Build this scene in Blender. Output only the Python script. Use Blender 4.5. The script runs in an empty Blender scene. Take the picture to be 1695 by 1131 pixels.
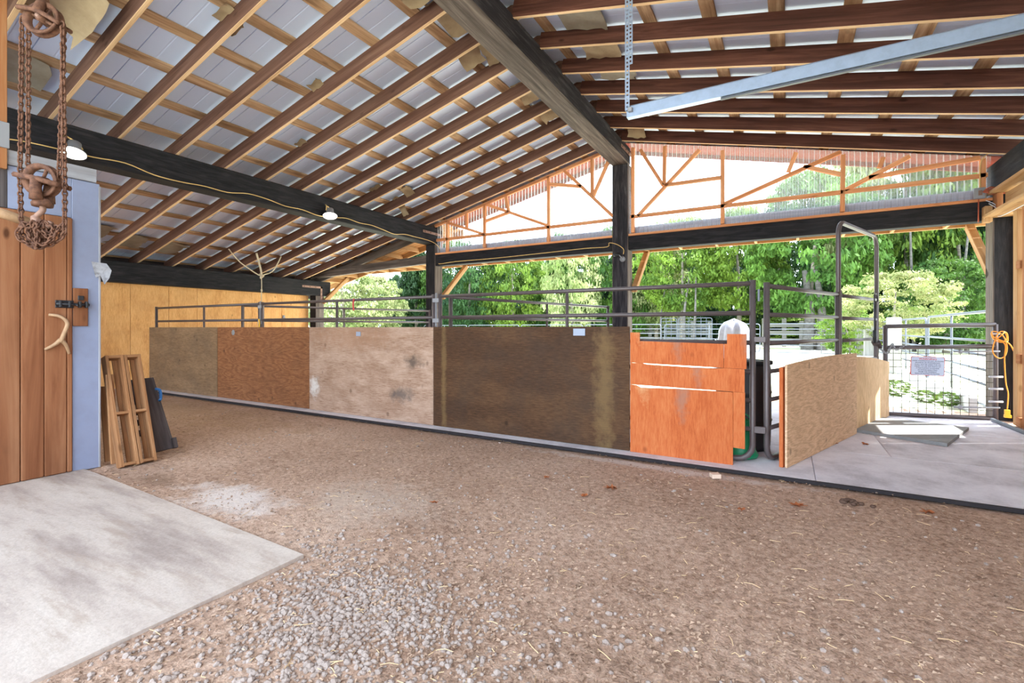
import bpy, bmesh, math, random
from mathutils import Vector, Matrix, Euler, noise
random.seed(7)
R = math.radians
SC = bpy.context.scene
COL = SC.collection

# ------------------------------------------------------------------ camera, sky, sun, exposure
cam = bpy.data.cameras.new('camera')
cam.sensor_width = 36.0
cam.lens = 36.0 * 790.0 / 1695.0
cam.shift_y = -22.5 / 1695.0
cam.clip_start, cam.clip_end = 0.05, 600
camo = bpy.data.objects.new('camera', cam)
COL.objects.link(camo)
camo.location = (0, 0, 1.25)
camo.rotation_euler = (R(90), 0, R(30))
SC.camera = camo

world = bpy.data.worlds.new('sky')
SC.world = world
world.use_nodes = True
bg = world.node_tree.nodes['Background']
bg.inputs[0].default_value = (0.72, 0.85, 1.0, 1)
bg.inputs[1].default_value = 3.0

sun = bpy.data.lights.new('sun', 'SUN')
sun.energy = 7.0
sun.angle = R(0.55)
sun.color = (1.0, 0.97, 0.91)
suno = bpy.data.objects.new('sun', sun)
COL.objects.link(suno)
EL = R(51)
sdir = Vector((-0.86 * math.cos(EL), -0.5 * math.cos(EL), -math.sin(EL)))
suno.rotation_euler = sdir.to_track_quat('-Z', 'Y').to_euler()
suno.location = (20, 15, 30)

SC.view_settings.view_transform = 'Standard'
SC.view_settings.look = 'None'
SC.view_settings.gamma = 1.0
SC.view_settings.use_curve_mapping = False
SC.view_settings.exposure = 1.34
SC.cycles.use_denoising = True
SC.cycles.max_bounces = 8
SC.cycles.diffuse_bounces = 5
SC.cycles.transparent_max_bounces = 16


# ------------------------------------------------------------------ colour and materials
def lin(r, g, b):
    f = lambda c: (c / 255 / 12.92) if c / 255 <= 0.04045 else ((c / 255 + 0.055) / 1.055) ** 2.4
    return (f(r), f(g), f(b), 1.0)


class N:
    """small wrapper for building node trees"""
    def __init__(s, name):
        s.m = bpy.data.materials.new(name)
        s.m.use_nodes = True
        s.t = s.m.node_tree
        s.p = s.t.nodes['Principled BSDF']
        s.out = s.t.nodes['Material Output']

    def n(s, kind, **kw):
        x = s.t.nodes.new(kind)
        for k, v in kw.items():
            setattr(x, k, v)
        return x

    def l(s, a, b):
        s.t.links.new(a, b)

    def coord(s, scale=(1, 1, 1), rand=True, kind='Object'):
        tc = s.n('ShaderNodeTexCoord')
        mp = s.n('ShaderNodeMapping')
        mp.inputs['Scale'].default_value = scale
        if rand:
            oi = s.n('ShaderNodeObjectInfo')
            mu = s.n('ShaderNodeVectorMath', operation='SCALE')
            mu.inputs[0].default_value = (17.3, 31.7, 23.9)
            s.l(oi.outputs['Random'], mu.inputs['Scale'])
            ad = s.n('ShaderNodeVectorMath', operation='ADD')
            s.l(tc.outputs[kind], ad.inputs[0])
            s.l(mu.outputs[0], ad.inputs[1])
            s.l(ad.outputs[0], mp.inputs['Vector'])
        else:
            s.l(tc.outputs[kind], mp.inputs['Vector'])
        return mp.outputs[0]

    def noise(s, vec, scale=5, detail=5, rough=0.6, dist=0.0):
        x = s.n('ShaderNodeTexNoise')
        x.inputs['Scale'].default_value = scale
        x.inputs['Detail'].default_value = detail
        x.inputs['Roughness'].default_value = rough
        x.inputs['Distortion'].default_value = dist
        s.l(vec, x.inputs['Vector'])
        return x.outputs['Fac']

    def ramp(s, fac, stops):
        x = s.n('ShaderNodeValToRGB')
        e = x.color_ramp.elements
        while len(e) < len(stops):
            e.new(0.5)
        for el, (pos, c) in zip(e, stops):
            el.position = pos
            el.color = c if len(c) == 4 else (*c, 1)
        s.l(fac, x.inputs[0])
        return x.outputs[0]

    def mix(s, fac, a, b, mode='MIX'):
        x = s.n('ShaderNodeMix', data_type='RGBA', blend_type=mode)
        for sock, v in ((x.inputs[0], fac), (x.inputs[6], a), (x.inputs[7], b)):
            if isinstance(v, (int, float)):
                sock.default_value = v
            elif isinstance(v, tuple):
                sock.default_value = v
            else:
                s.l(v, sock)
        return x.outputs[2]

    def math(s, op, a, b=None):
        x = s.n('ShaderNodeMath', operation=op)
        for sock, v in ((x.inputs[0], a), (x.inputs[1], b)):
            if v is None:
                continue
            if isinstance(v, (int, float)):
                sock.default_value = v
            else:
                s.l(v, sock)
        return x.outputs[0]

    def bump(s, h, strength=0.3, dist=0.01):
        b = s.n('ShaderNodeBump')
        b.inputs['Strength'].default_value = strength
        b.inputs['Distance'].default_value = dist
        s.l(h, b.inputs['Height'])
        s.l(b.outputs[0], s.p.inputs['Normal'])

    def done(s, color=None, rough=0.8, metal=0.0, spec=0.3):
        if color is not None:
            if isinstance(color, tuple):
                s.p.inputs['Base Color'].default_value = color
            else:
                s.l(color, s.p.inputs['Base Color'])
        s.p.inputs['Roughness'].default_value = rough
        s.p.inputs['Metallic'].default_value = metal
        s.p.inputs['Specular IOR Level'].default_value = spec
        return s.m


W0 = (0, 0, 0, 1)
W1 = (1, 1, 1, 1)


def wood(name, dark, mid, light, g=16, stretch=0.05, blotch=0.35, blotch_col=None, knots=0.0, bump=0.25, rough=0.8, vary=0.25, dk=0.6):
    """sawn wood; the grain runs along the piece's own X axis"""
    dim = lambda q: (q[0] * dk, q[1] * dk, q[2] * dk, 1)
    dark, mid, light = dim(dark), dim(mid), dim(light)
    blotch_col = dim(blotch_col) if blotch_col else None
    m = N(name)
    v = m.coord((stretch, 1, 1))
    f = m.noise(v, g, 6, 0.65, 0.6)
    c = m.ramp(f, [(0.3, dark), (0.5, mid), (0.72, light)])
    v2 = m.coord((0.35, 1, 1))
    f2 = m.noise(v2, 3.0, 4, 0.6)
    bf = m.ramp(f2, [(0.5, W0), (0.7, W1)])
    bc = blotch_col or dark
    c = m.mix(m.math('MULTIPLY', bf, blotch), c, bc)
    if knots > 0:
        vo = m.n('ShaderNodeTexVoronoi')
        vo.inputs['Scale'].default_value = 3.2
        m.l(m.coord((0.7, 1.6, 1.6)), vo.inputs['Vector'])
        kf = m.ramp(vo.outputs['Distance'], [(0.06, W1), (0.13, W0)])
        c = m.mix(m.math('MULTIPLY', kf, knots), c, tuple(x * 0.45 for x in dark[:3]) + (1,))
    oi = m.n('ShaderNodeObjectInfo')
    br = m.math('MULTIPLY_ADD', oi.outputs['Random'], vary)
    br.node.inputs[2].default_value = 1 - vary / 2
    hs = m.n('ShaderNodeHueSaturation')
    m.l(br, hs.inputs['Value'])
    m.l(c, hs.inputs['Color'])
    m.bump(f, bump, 0.006)
    return m.done(hs.outputs[0], rough, 0, 0.2)


def ply(name, dark, mid, light, figure=5.0, vert=False, stains=(), blotch=0.3, blotch_col=None, rough=0.75, dk=0.6):
    """plywood face: figured veneer, knots, and stains with a place of their own (local x, z, radius, colour, strength)"""
    dim = lambda q: (q[0] * dk, q[1] * dk, q[2] * dk, 1)
    dark, mid, light = dim(dark), dim(mid), dim(light)
    blotch_col = dim(blotch_col) if blotch_col else None
    m = N(name)
    sc = (1.0, 1, 0.28) if vert else (0.28, 1, 1.0)
    v = m.coord(sc)
    base = m.noise(v, 3.2, 2, 0.5)
    wv = m.math('MULTIPLY', base, figure * 8)
    sn = m.math('SINE', wv)
    fine = m.noise(m.coord((3.0, 3, 0.4) if vert else (0.4, 3, 3.0)), 26, 6, 0.75)
    tot = m.math('ADD', m.math('MULTIPLY', sn, 0.06), fine)
    c = m.ramp(tot, [(0.28, dark), (0.5, mid), (0.74, light)])
    b2 = m.noise(m.coord((1, 1, 1)), 2.4, 5, 0.65)
    bf = m.ramp(b2, [(0.46, W0), (0.68, W1)])
    c = m.mix(m.math('MULTIPLY', bf, blotch), c, blotch_col or dark)
    vo = m.n('ShaderNodeTexVoronoi')
    vo.inputs['Scale'].default_value = 3.5
    m.l(m.coord((1, 1, 0.8)), vo.inputs['Vector'])
    kf = m.ramp(vo.outputs['Distance'], [(0.05, W1), (0.11, W0)])
    c = m.mix(m.math('MULTIPLY', kf, 0.6), c, tuple(x * 0.5 for x in dark[:3]) + (1,))
    for (sx, sz, rx, rz, colr, st) in stains:
        tc = m.n('ShaderNodeTexCoord')
        sub = m.n('ShaderNodeVectorMath', operation='SUBTRACT')
        m.l(tc.outputs['Object'], sub.inputs[0])
        sub.inputs[1].default_value = (sx, 0, sz)
        dv = m.n('ShaderNodeVectorMath', operation='DIVIDE')
        m.l(sub.outputs[0], dv.inputs[0])
        dv.inputs[1].default_value = (rx, 50, rz)
        ln = m.n('ShaderNodeVectorMath', operation='LENGTH')
        m.l(dv.outputs[0], ln.inputs[0])
        nz = m.noise(m.coord((1, 1, 1), False), 9, 5, 0.7)
        d = m.math('ADD', ln.outputs['Value'], m.math('MULTIPLY', m.math('SUBTRACT', nz, 0.5), 2.2))
        sf = m.ramp(d, [(0.25, W1), (1.05, W0)])
        c = m.mix(m.math('MULTIPLY', sf, st), c, dim(colr))
    m.bump(fine, 0.2, 0.004)
    return m.done(c, rough, 0, 0.25)


def flat(name, c, rough=0.6, metal=0.0, spec=0.4, var=0.0, vscale=20, c2=None, bump=0.0):
    m = N(name)
    if var > 0:
        f = m.noise(m.coord(), vscale, 5, 0.65)
        d = c2 or tuple(x * 0.55 for x in c[:3]) + (1,)
        k = m.ramp(f, [(0.4, W0), (0.65, W1)])
        colr = m.mix(m.math('MULTIPLY', k, var), c, d)
        if bump:
            m.bump(f, bump, 0.004)
        return m.done(colr, rough, metal, spec)
    return m.done(c, rough, metal, spec)


def emit(name, c, s):
    m = N(name)
    m.p.inputs['Emission Color'].default_value = c
    m.p.inputs['Emission Strength'].default_value = s
    return m.done(c, 0.5)


M = {}
M['rafter'] = wood('cedar_rafter', lin(108, 74, 62), lin(138, 100, 86), lin(164, 126, 108), knots=0.5, blotch=0.25)
M['rafter_dark'] = wood('stained_rafter', lin(62, 36, 30), lin(92, 56, 46), lin(126, 82, 68), knots=0.7, blotch=0.4, dk=0.8)
M['purlin'] = wood('purlin_wood', lin(138, 104, 76), lin(188, 154, 120), lin(216, 188, 156), blotch=0.8, blotch_col=lin(104, 76, 54), knots=0.4, vary=0.35, dk=1.0)
M['timber'] = wood('black_timber', lin(28, 27, 29), lin(44, 42, 45), lin(64, 60, 62), g=26, stretch=0.12, blotch=0.3, blotch_col=lin(70, 66, 66), bump=0.6, vary=0.1, dk=0.7)
M['timber_grey'] = wood('weathered_timber', lin(58, 50, 46), lin(92, 82, 76), lin(124, 112, 104), g=18, stretch=0.05, bump=0.5, vary=0.1, dk=1.15)
M['grey_board'] = wood('grey_board', lin(150, 150, 160), lin(176, 176, 188), lin(196, 196, 206), blotch=0.3, dk=1.0)
M['timber_side'] = wood('ridge_timber', lin(36, 34, 38), lin(60, 56, 60), lin(104, 98, 100), g=20, stretch=0.1, blotch=0.5, blotch_col=lin(40, 38, 41), bump=0.6, vary=0.1, dk=0.7)
M['framing'] = wood('new_framing', lin(176, 108, 64), lin(204, 136, 88), lin(224, 164, 114), knots=0.4, blotch=0.15)
M['fir'] = wood('fir_board', lin(190, 136, 84), lin(218, 170, 118), lin(234, 194, 146), knots=0.5, blotch=0.15)
M['soffit'] = wood('stained_soffit', lin(136, 44, 28), lin(162, 60, 40), lin(180, 78, 56), knots=0.3, blotch=0.2, dk=0.62)
M['stick'] = wood('gable_stick', lin(196, 122, 76), lin(224, 152, 104), lin(238, 180, 134), knots=0.3, blotch=0.1, dk=1.0)
M['door_wood'] = wood('door_pine', lin(144, 86, 54), lin(180, 118, 80), lin(204, 144, 104), g=10, knots=0.9, blotch=0.4, blotch_col=lin(120, 76, 52), vary=0.15)
M['lit_edge'] = wood('lit_rafter_edge', lin(176, 140, 104), lin(214, 178, 138), lin(232, 200, 162), knots=0.3, dk=1.0)  # rafter undersides: light bounced off the ground, painted in as paler wood
M['crate_wood'] = wood('crate_wood', lin(138, 90, 56), lin(180, 128, 86), lin(206, 158, 116), knots=0.6, blotch=0.4, blotch_col=lin(110, 82, 62), dk=0.72)
M['dark_wood'] = wood('dark_board', lin(54, 48, 48), lin(84, 76, 76), lin(110, 102, 100), blotch=0.3, dk=1.0)
M['white_plank'] = wood('painted_plank', lin(150, 148, 154), lin(196, 196, 204), lin(216, 216, 224), blotch=0.5, blotch_col=lin(138, 124, 112), vary=0.05)
M['post_white'] = wood('bleached_post', lin(190, 186, 178), lin(220, 216, 208), lin(240, 238, 232), blotch=0.3, dk=0.36)
M['osb'] = ply('worn_osb', lin(104, 80, 56), lin(136, 108, 80), lin(160, 132, 102), figure=1.0, blotch=0.45, blotch_col=lin(98, 82, 66), dk=0.98)
M['ply_brown'] = ply('brown_plywood', lin(110, 66, 38), lin(150, 98, 62), lin(176, 124, 84), figure=13, blotch=0.3, blotch_col=lin(104, 70, 48), dk=0.8)
M['ply_pink'] = ply('pale_plywood', lin(146, 112, 90), lin(186, 154, 132), lin(206, 178, 158), figure=3.0, blotch=0.5, blotch_col=lin(140, 104, 80),
                    stains=[(-1.07, -0.27, 0.13, 0.19, lin(232, 226, 220), 0.9), (0.87, 0.17, 0.19, 0.10, lin(96, 82, 72), 0.85), (0.67, -0.27, 0.25, 0.12, lin(112, 98, 90), 0.85), (-0.3, 0.5, 1.2, 0.28, lin(166, 122, 92), 0.5)], dk=0.84)
M['ply_dark'] = ply('dark_plywood', lin(54, 34, 20), lin(82, 56, 36), lin(104, 76, 50), figure=1.5, blotch=0.45, blotch_col=lin(62, 50, 42),
                    stains=[(-1.08, 0, 0.05, 1.2, lin(136, 110, 70), 0.45), (0.98, 0, 0.13, 1.2, lin(140, 114, 74), 0.45)], dk=0.95)
M['ply_orange'] = ply('orange_plywood', lin(194, 94, 44), lin(220, 118, 64), lin(232, 142, 86), figure=3.5, vert=True, blotch=0.2,
                      stains=[(0.14, 0.08, 0.08, 0.22, lin(176, 132, 112), 0.7), (-0.22, 0.3, 0.09, 0.3, lin(238, 186, 132), 0.7)], dk=0.74)
M['ply_tan'] = ply('tan_plywood', lin(156, 124, 96), lin(186, 154, 122), lin(206, 178, 148), figure=11, blotch=0.2, dk=1.4)
M['ply_pale'] = ply('pale_tan_plywood', lin(164, 130, 92), lin(200, 168, 128), lin(222, 196, 158), figure=1.5, vert=True, blotch=0.3, dk=1.25)
M['ply_wall'] = ply('wall_plywood', lin(186, 128, 70), lin(216, 160, 98), lin(230, 182, 122), figure=2.0, vert=True, blotch=0.35, blotch_col=lin(180, 124, 74), dk=1.15)
M['steel_roof'] = flat('galvanised_roof', lin(210, 226, 255), 0.35, 0.0, 0.6)
M['tube'] = flat('brown_steel_tube', lin(98, 88, 88), 0.42, 0.25, 0.5, 0.25, 30)
M['galv'] = flat('galvanised_tube', lin(92, 96, 104), 0.45, 0.2, 0.4)
M['wire'] = flat('dull_wire', lin(96, 90, 76), 0.6, 0.2, 0.3)
M['strut'] = flat('galvanised_strut', lin(172, 188, 212), 0.35, 0.6, 0.5, 0.25, 14)
M['rust'] = flat('rusty_iron', lin(120, 84, 66), 0.85, 0.2, 0.3, 0.8, 30, lin(74, 50, 42), 0.4)
M['bracket'] = flat('brown_bracket', lin(150, 116, 100), 0.6, 0.2, 0.4, 0.5, 20)
M['black'] = flat('black_paint', lin(34, 34, 38), 0.5, 0.0, 0.5)
M['hole'] = flat('dark_hole', lin(26, 26, 28), 0.9)
M['blue_wall'] = flat('blue_grey_sheet', lin(138, 146, 172), 0.6, 0.0, 0.4, 0.35, 5, lin(124, 126, 146))
M['paper'] = flat('tan_paper', lin(166, 146, 118), 0.85, 0, 0.2, 0.5, 5, lin(126, 104, 80))
M['paper_grey'] = flat('stained_paper', lin(150, 142, 128), 0.7, 0, 0.3, 0.5, 4, lin(116, 102, 84))
M['rope'] = flat('pale_rope', lin(206, 190, 162), 0.9)
M['cable'] = flat('yellow_cable', lin(222, 184, 118), 0.6)
M['orange'] = flat('orange_cord', lin(244, 160, 52), 0.5)
M['yellow'] = flat('yellow_plastic', lin(246, 188, 60), 0.5)
M['white'] = flat('white_plastic', lin(200, 200, 206), 0.6)
M['grey'] = flat('grey_metal', lin(150, 150, 154), 0.5, 0.3)
M['tag'] = flat('grey_tag', lin(150, 158, 176), 0.5, 0.2)
M['red'] = flat('red_print', lin(196, 66, 66), 0.6)
M['ink'] = flat('dark_print', lin(60, 64, 92), 0.7)
M['sign'] = flat('sign_face', lin(196, 204, 224), 0.5)
M['copper'] = flat('copper_wire', lin(176, 92, 66), 0.5, 0.2)
M['green'] = flat('green_plastic', lin(22, 138, 92), 0.4, 0, 0.5)
M['blue'] = flat('blue_strap', lin(52, 120, 190), 0.5)
M['antler'] = flat('antler', lin(176, 142, 108), 0.6, 0, 0.4, 0.5, 14, lin(118, 86, 62))
M['leaf_dry'] = flat('dry_leaf', lin(176, 104, 64), 0.8, 0, 0.2, 0.5, 30)
M['stone'] = flat('gravel_stone', lin(164, 149, 140), 0.85, 0, 0.2, 0.6, 9, lin(132, 114, 103))
M['straw'] = flat('straw', lin(202, 172, 132), 0.8)
M['chip'] = flat('wood_chip', lin(178, 150, 128), 0.9, 0, 0.2, 0.8, 3, lin(116, 90, 74))
M['salt'] = flat('lime_block', lin(222, 196, 176), 0.9)
M['lamp'] = emit('lamp_face', (1.0, 0.95, 0.82, 1), 5)
M['bark'] = wood('bark', lin(84, 76, 66), lin(126, 118, 106), lin(160, 152, 140), g=8, dk=1.0)
M['birch'] = wood('pale_bark', lin(64, 62, 58), lin(92, 88, 84), lin(116, 112, 106), g=8, dk=1.0)
M['kerb'] = flat('pale_concrete', lin(204, 202, 200), 0.85, 0, 0.2, 0.4, 6)
M['tarp'] = flat('white_sheeting', lin(150, 150, 158), 0.5, 0, 0.4, 0.5, 7, lin(104, 104, 116))


def dirt_mat():
    m = N('barn_dirt')
    v = m.coord((1, 1, 1), False)
    a = m.noise(v, 0.9, 6, 0.6)
    c = m.ramp(a, [(0.35, lin(156, 130, 112)), (0.5, lin(182, 156, 138)), (0.68, lin(200, 178, 162))])
    b = m.noise(v, 26, 8, 0.75)
    k = m.ramp(b, [(0.38, lin(88, 64, 50)), (0.5, lin(182, 154, 136)), (0.7, lin(226, 208, 192))])
    c = m.mix(0.5, c, k)
    b2 = m.noise(v, 110, 3, 0.6)
    c = m.mix(0.35, c, m.ramp(b2, [(0.35, lin(112, 92, 78)), (0.65, lin(226, 210, 194))]), 'OVERLAY')
    # lime dust patch and darker patch where they lie on the ground
    for (x, y, rx, ry, colr, st) in ((-3.55, 2.0, 0.62, 0.3, lin(222, 212, 206), 0.7), (-4.5, 1.95, 0.3, 0.16, lin(120, 96, 80), 0.6), (-1.0, 4.38, 1.4, 0.12, lin(214, 206, 200), 0.7), (-2.6, 2.5, 0.7, 0.5, lin(200, 184, 170), 0.45), (-9.0, 3.6, 4.0, 1.2, lin(150, 122, 88), 0.5)):
        tc = m.n('ShaderNodeTexCoord')
        sub = m.n('ShaderNodeVectorMath', operation='SUBTRACT')
        m.l(tc.outputs['Object'], sub.inputs[0])
        sub.inputs[1].default_value = (x, y, 0)
        dv = m.n('ShaderNodeVectorMath', operation='DIVIDE')
        m.l(sub.outputs[0], dv.inputs[0])
        dv.inputs[1].default_value = (rx, ry, 10)
        ln = m.n('ShaderNodeVectorMath', operation='LENGTH')
        m.l(dv.outputs[0], ln.inputs[0])
        nz = m.noise(v, 5, 6, 0.75)
        d = m.math('ADD', ln.outputs['Value'], m.math('MULTIPLY', m.math('SUBTRACT', nz, 0.5), 2.4))
        sf = m.ramp(d, [(0.3, W1), (1.0, W0)])
        c = m.mix(m.math('MULTIPLY', sf, st), c, colr)
    m.bump(m.math('ADD', b, m.math('MULTIPLY', b2, 0.5)), 0.55, 0.02)
    return m.done(c, 0.95, 0, 0.1)


def slab_mat():
    m = N('worn_concrete')
    v = m.coord((1, 1, 1), False)
    st = m.coord((0.45, 2.2, 1), False)
    a = m.noise(st, 1.8, 6, 0.65)
    c = m.ramp(a, [(0.34, lin(160, 145, 137)), (0.5, lin(190, 176, 166)), (0.66, lin(204, 192, 182))])
    b = m.noise(v, 60, 5, 0.7)
    c = m.mix(0.3, c, m.ramp(b, [(0.35, lin(170, 158, 148)), (0.6, lin(240, 234, 228))]), 'MULTIPLY')
    d = m.noise(st, 3.5, 5, 0.7)
    c = m.mix(m.math('MULTIPLY', m.ramp(d, [(0.54, W0), (0.68, W1)]), 0.55), c, lin(154, 134, 118))
    m.bump(b, 0.25, 0.006)
    return m.done(c, 0.9, 0, 0.15)


def mat_mat():
    m = N('dusty_rubber')
    v = m.coord((1, 1, 1), False)
    a = m.noise(v, 1.6, 6, 0.65)
    c = m.ramp(a, [(0.36, lin(190, 186, 192)), (0.52, lin(216, 212, 218)), (0.68, lin(230, 227, 232))])
    b = m.noise(v, 45, 5, 0.7)
    c = m.mix(0.3, c, m.ramp(b, [(0.35, lin(112, 106, 106)), (0.65, lin(190, 184, 180))]), 'OVERLAY')
    m.bump(b, 0.15, 0.004)
    return m.done(c, 0.7, 0, 0.3)


def ground_mat():
    m = N('meadow_ground')
    v = m.coord((1, 1, 1), False)
    a = m.noise(v, 0.25, 6, 0.7)
    c = m.ramp(a, [(0.38, lin(196, 200, 158)), (0.5, lin(220, 219, 200)), (0.62, lin(230, 228, 222))])
    b = m.noise(v, 9, 6, 0.7)
    c = m.mix(0.4, c, m.ramp(b, [(0.35, lin(138, 148, 100)), (0.62, lin(230, 228, 216))]), 'OVERLAY')
    m.bump(b, 0.4, 0.03)
    return m.done(c, 0.95, 0, 0.1)


def leaf_mat(name, dark, light, trans=0.35):
    m = N(name)
    oi = m.n('ShaderNodeObjectInfo')
    v = m.coord((1, 1, 1))
    f = m.noise(v, 1.3, 3, 0.7)
    c = m.ramp(f, [(0.34, dark), (0.66, light)])
    hs = m.n('ShaderNodeHueSaturation')
    br = m.math('MULTIPLY_ADD', oi.outputs['Random'], 0.5)
    br.node.inputs[2].default_value = 0.75
    m.l(br, hs.inputs['Value'])
    m.l(c, hs.inputs['Color'])
    m.done(hs.outputs[0], 0.6, 0, 0.2)
    tr = m.n('ShaderNodeBsdfTranslucent')
    m.l(hs.outputs[0], tr.inputs['Color'])
    mx = m.n('ShaderNodeMixShader')
    mx.inputs[0].default_value = trans
    m.l(m.p.outputs[0], mx.inputs[1])
    m.l(tr.outputs[0], mx.inputs[2])
    m.l(mx.outputs[0], m.out.inputs['Surface'])
    return m.m


def poly_mat():
    m = N('clear_corrugated_plastic')
    tp = m.n('ShaderNodeBsdfTransparent')
    tp.inputs[0].default_value = (0.94, 0.96, 0.98, 1)
    tr = m.n('ShaderNodeBsdfTranslucent')
    tr.inputs[0].default_value = (0.9, 0.93, 0.97, 1)
    gl = m.n('ShaderNodeBsdfGlossy')
    gl.inputs['Roughness'].default_value = 0.15
    a = m.n('ShaderNodeMixShader')
    lw = m.n('ShaderNodeLayerWeight')
    lw.inputs['Blend'].default_value = 0.45
    fac = m.math('MULTIPLY_ADD', lw.outputs['Facing'], 0.75)
    fac.node.inputs[2].default_value = 0.09
    m.l(fac, a.inputs[0])
    m.l(tp.outputs[0], a.inputs[1])
    m.l(tr.outputs[0], a.inputs[2])
    fr = m.n('ShaderNodeFresnel')
    fr.inputs[0].default_value = 1.35
    b = m.n('ShaderNodeMixShader')
    m.l(m.math('MULTIPLY', fr.outputs[0], 0.25), b.inputs[0])
    m.l(a.outputs[0], b.inputs[1])
    m.l(gl.outputs[0], b.inputs[2])
    m.l(b.outputs[0], m.out.inputs['Surface'])
    return m.m


M['dirt'], M['slab'], M['mat'], M['ground'], M['poly'] = dirt_mat(), slab_mat(), mat_mat(), ground_mat(), poly_mat()
M['leaf_a'] = leaf_mat('leaf_bright', lin(58, 86, 30), lin(124, 150, 56))
M['leaf_b'] = leaf_mat('leaf_mid', lin(40, 72, 30), lin(90, 122, 48))
M['leaf_c'] = leaf_mat('leaf_dark', lin(22, 46, 27), lin(56, 86, 42))
M['leaf_d'] = leaf_mat('leaf_pale', lin(102, 122, 62), lin(178, 182, 132))
M['leaf_e'] = leaf_mat('blossom', lin(84, 104, 40), lin(160, 156, 112))
M['loose'] = flat('grey_rubber', lin(138, 138, 138), 0.8, 0, 0.3, 0.4, 14, lin(112, 112, 112), 0.2)
M['clod'] = flat('dark_clod', lin(92, 70, 58), 0.95)
M['edge_strip'] = flat('black_rubber_edge', lin(48, 44, 46), 0.8, 0, 0.2, 0.4, 20)


# ------------------------------------------------------------------ object helpers
def put(name, mesh, parent=None, loc=(0, 0, 0), rot=None, mat=None):
    o = bpy.data.objects.new(name, mesh)
    COL.objects.link(o)
    if rot is not None:
        o.matrix_basis = Matrix.Translation(loc) @ rot.to_4x4()
    else:
        o.location = loc
    if parent is not None:
        o.parent = parent
        o.matrix_parent_inverse = parent.matrix_basis.inverted()
    return o


def tag(o, label=None, cat=None, group=None, kind=None):
    for k, v in (('label', label), ('category', cat), ('group', group), ('kind', kind)):
        if v:
            o[k] = v
    return o


def thing(name, label, cat, loc=(0, 0, 0), group=None):
    o = bpy.data.objects.new(name, None)
    o.empty_display_size = 0.1
    COL.objects.link(o)
    o.location = loc
    return tag(o, label, cat, group)


def structure(name, label=None, loc=(0, 0, 0)):
    o = bpy.data.objects.new(name, None)
    COL.objects.link(o)
    o.location = loc
    return tag(o, label, None, None, 'structure')


_boxes = {}


def box_mesh(L, w, h, mat, bev=0.003):
    key = (round(L, 3), round(w, 3), round(h, 3), mat.name, bev)
    if key in _boxes:
        return _boxes[key]
    bm = bmesh.new()
    bmesh.ops.create_cube(bm, size=1)
    for v in bm.verts:
        v.co = (v.co.x * L, v.co.y * w, v.co.z * h)
    if bev:
        bmesh.ops.bevel(bm, geom=list(bm.edges), offset=min(bev, L / 3, w / 3, h / 3), segments=1, affect='EDGES')
    me = bpy.data.meshes.new('board')
    bm.to_mesh(me)
    bm.free()
    me.materials.append(mat)
    _boxes[key] = me
    return me


def frame_rot(d, up=(0, 0, 1)):
    x = Vector(d).normalized()
    u = Vector(up)
    if abs(x.dot(u)) > 0.98:
        u = Vector((0, 1, 0))
    y = u.cross(x).normalized()
    z = x.cross(y)
    return Matrix((x, y, z)).transposed()


def edge_mesh(L, w, h, mat, edge):
    """a rafter with ground-bounce light painted on its lower face as a paler material"""
    key = (round(L, 3), w, h, mat.name, 'edge')
    if key not in _boxes:
        me = box_mesh(L, w, h, mat).copy()
        me.materials.append(edge)
        for p in me.polygons:
            if p.normal.z < -0.6:
                p.material_index = 1
        _boxes[key] = me
    return _boxes[key]


def rafter(p0, p1, w, h, mat, up):
    p0, p1 = Vector(p0), Vector(p1)
    d = p1 - p0
    return put('rafter', edge_mesh(d.length, w, h, mat, M['lit_edge']), ceiling, (p0 + p1) / 2, frame_rot(d, up))


def plank(name, p0, p1, w, h, mat, parent=None, up=(0, 0, 1), bev=0.003):
    """a board from p0 to p1 (centre line); w across, h along 'up'"""
    p0, p1 = Vector(p0), Vector(p1)
    d = p1 - p0
    return put(name, box_mesh(d.length, w, h, mat, bev), parent, (p0 + p1) / 2, frame_rot(d, up))


def box(name, c, s, mat, parent=None, bev=0.003, rot=None):
    return put(name, box_mesh(s[0], s[1], s[2], mat, bev), parent, c, rot)


def xbox(name, x0, x1, y0, y1, z0, z1, mat, parent=None, bev=0.003):
    """an upright block; its long side becomes the local X axis so that the grain follows it"""
    s = (x1 - x0, y1 - y0, z1 - z0)
    c = ((x0 + x1) / 2, (y0 + y1) / 2, (z0 + z1) / 2)
    if s[2] >= max(s[0], s[1]):
        return put(name, box_mesh(s[2], s[1], s[0], mat, bev), parent, c, Matrix(((0, 0, -1), (0, 1, 0), (1, 0, 0))))
    if s[1] > s[0]:
        return put(name, box_mesh(s[1], s[0], s[2], mat, bev), parent, c, Matrix(((0, -1, 0), (1, 0, 0), (0, 0, 1))))
    return put(name, box_mesh(*s, mat, bev), parent, c)


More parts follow.
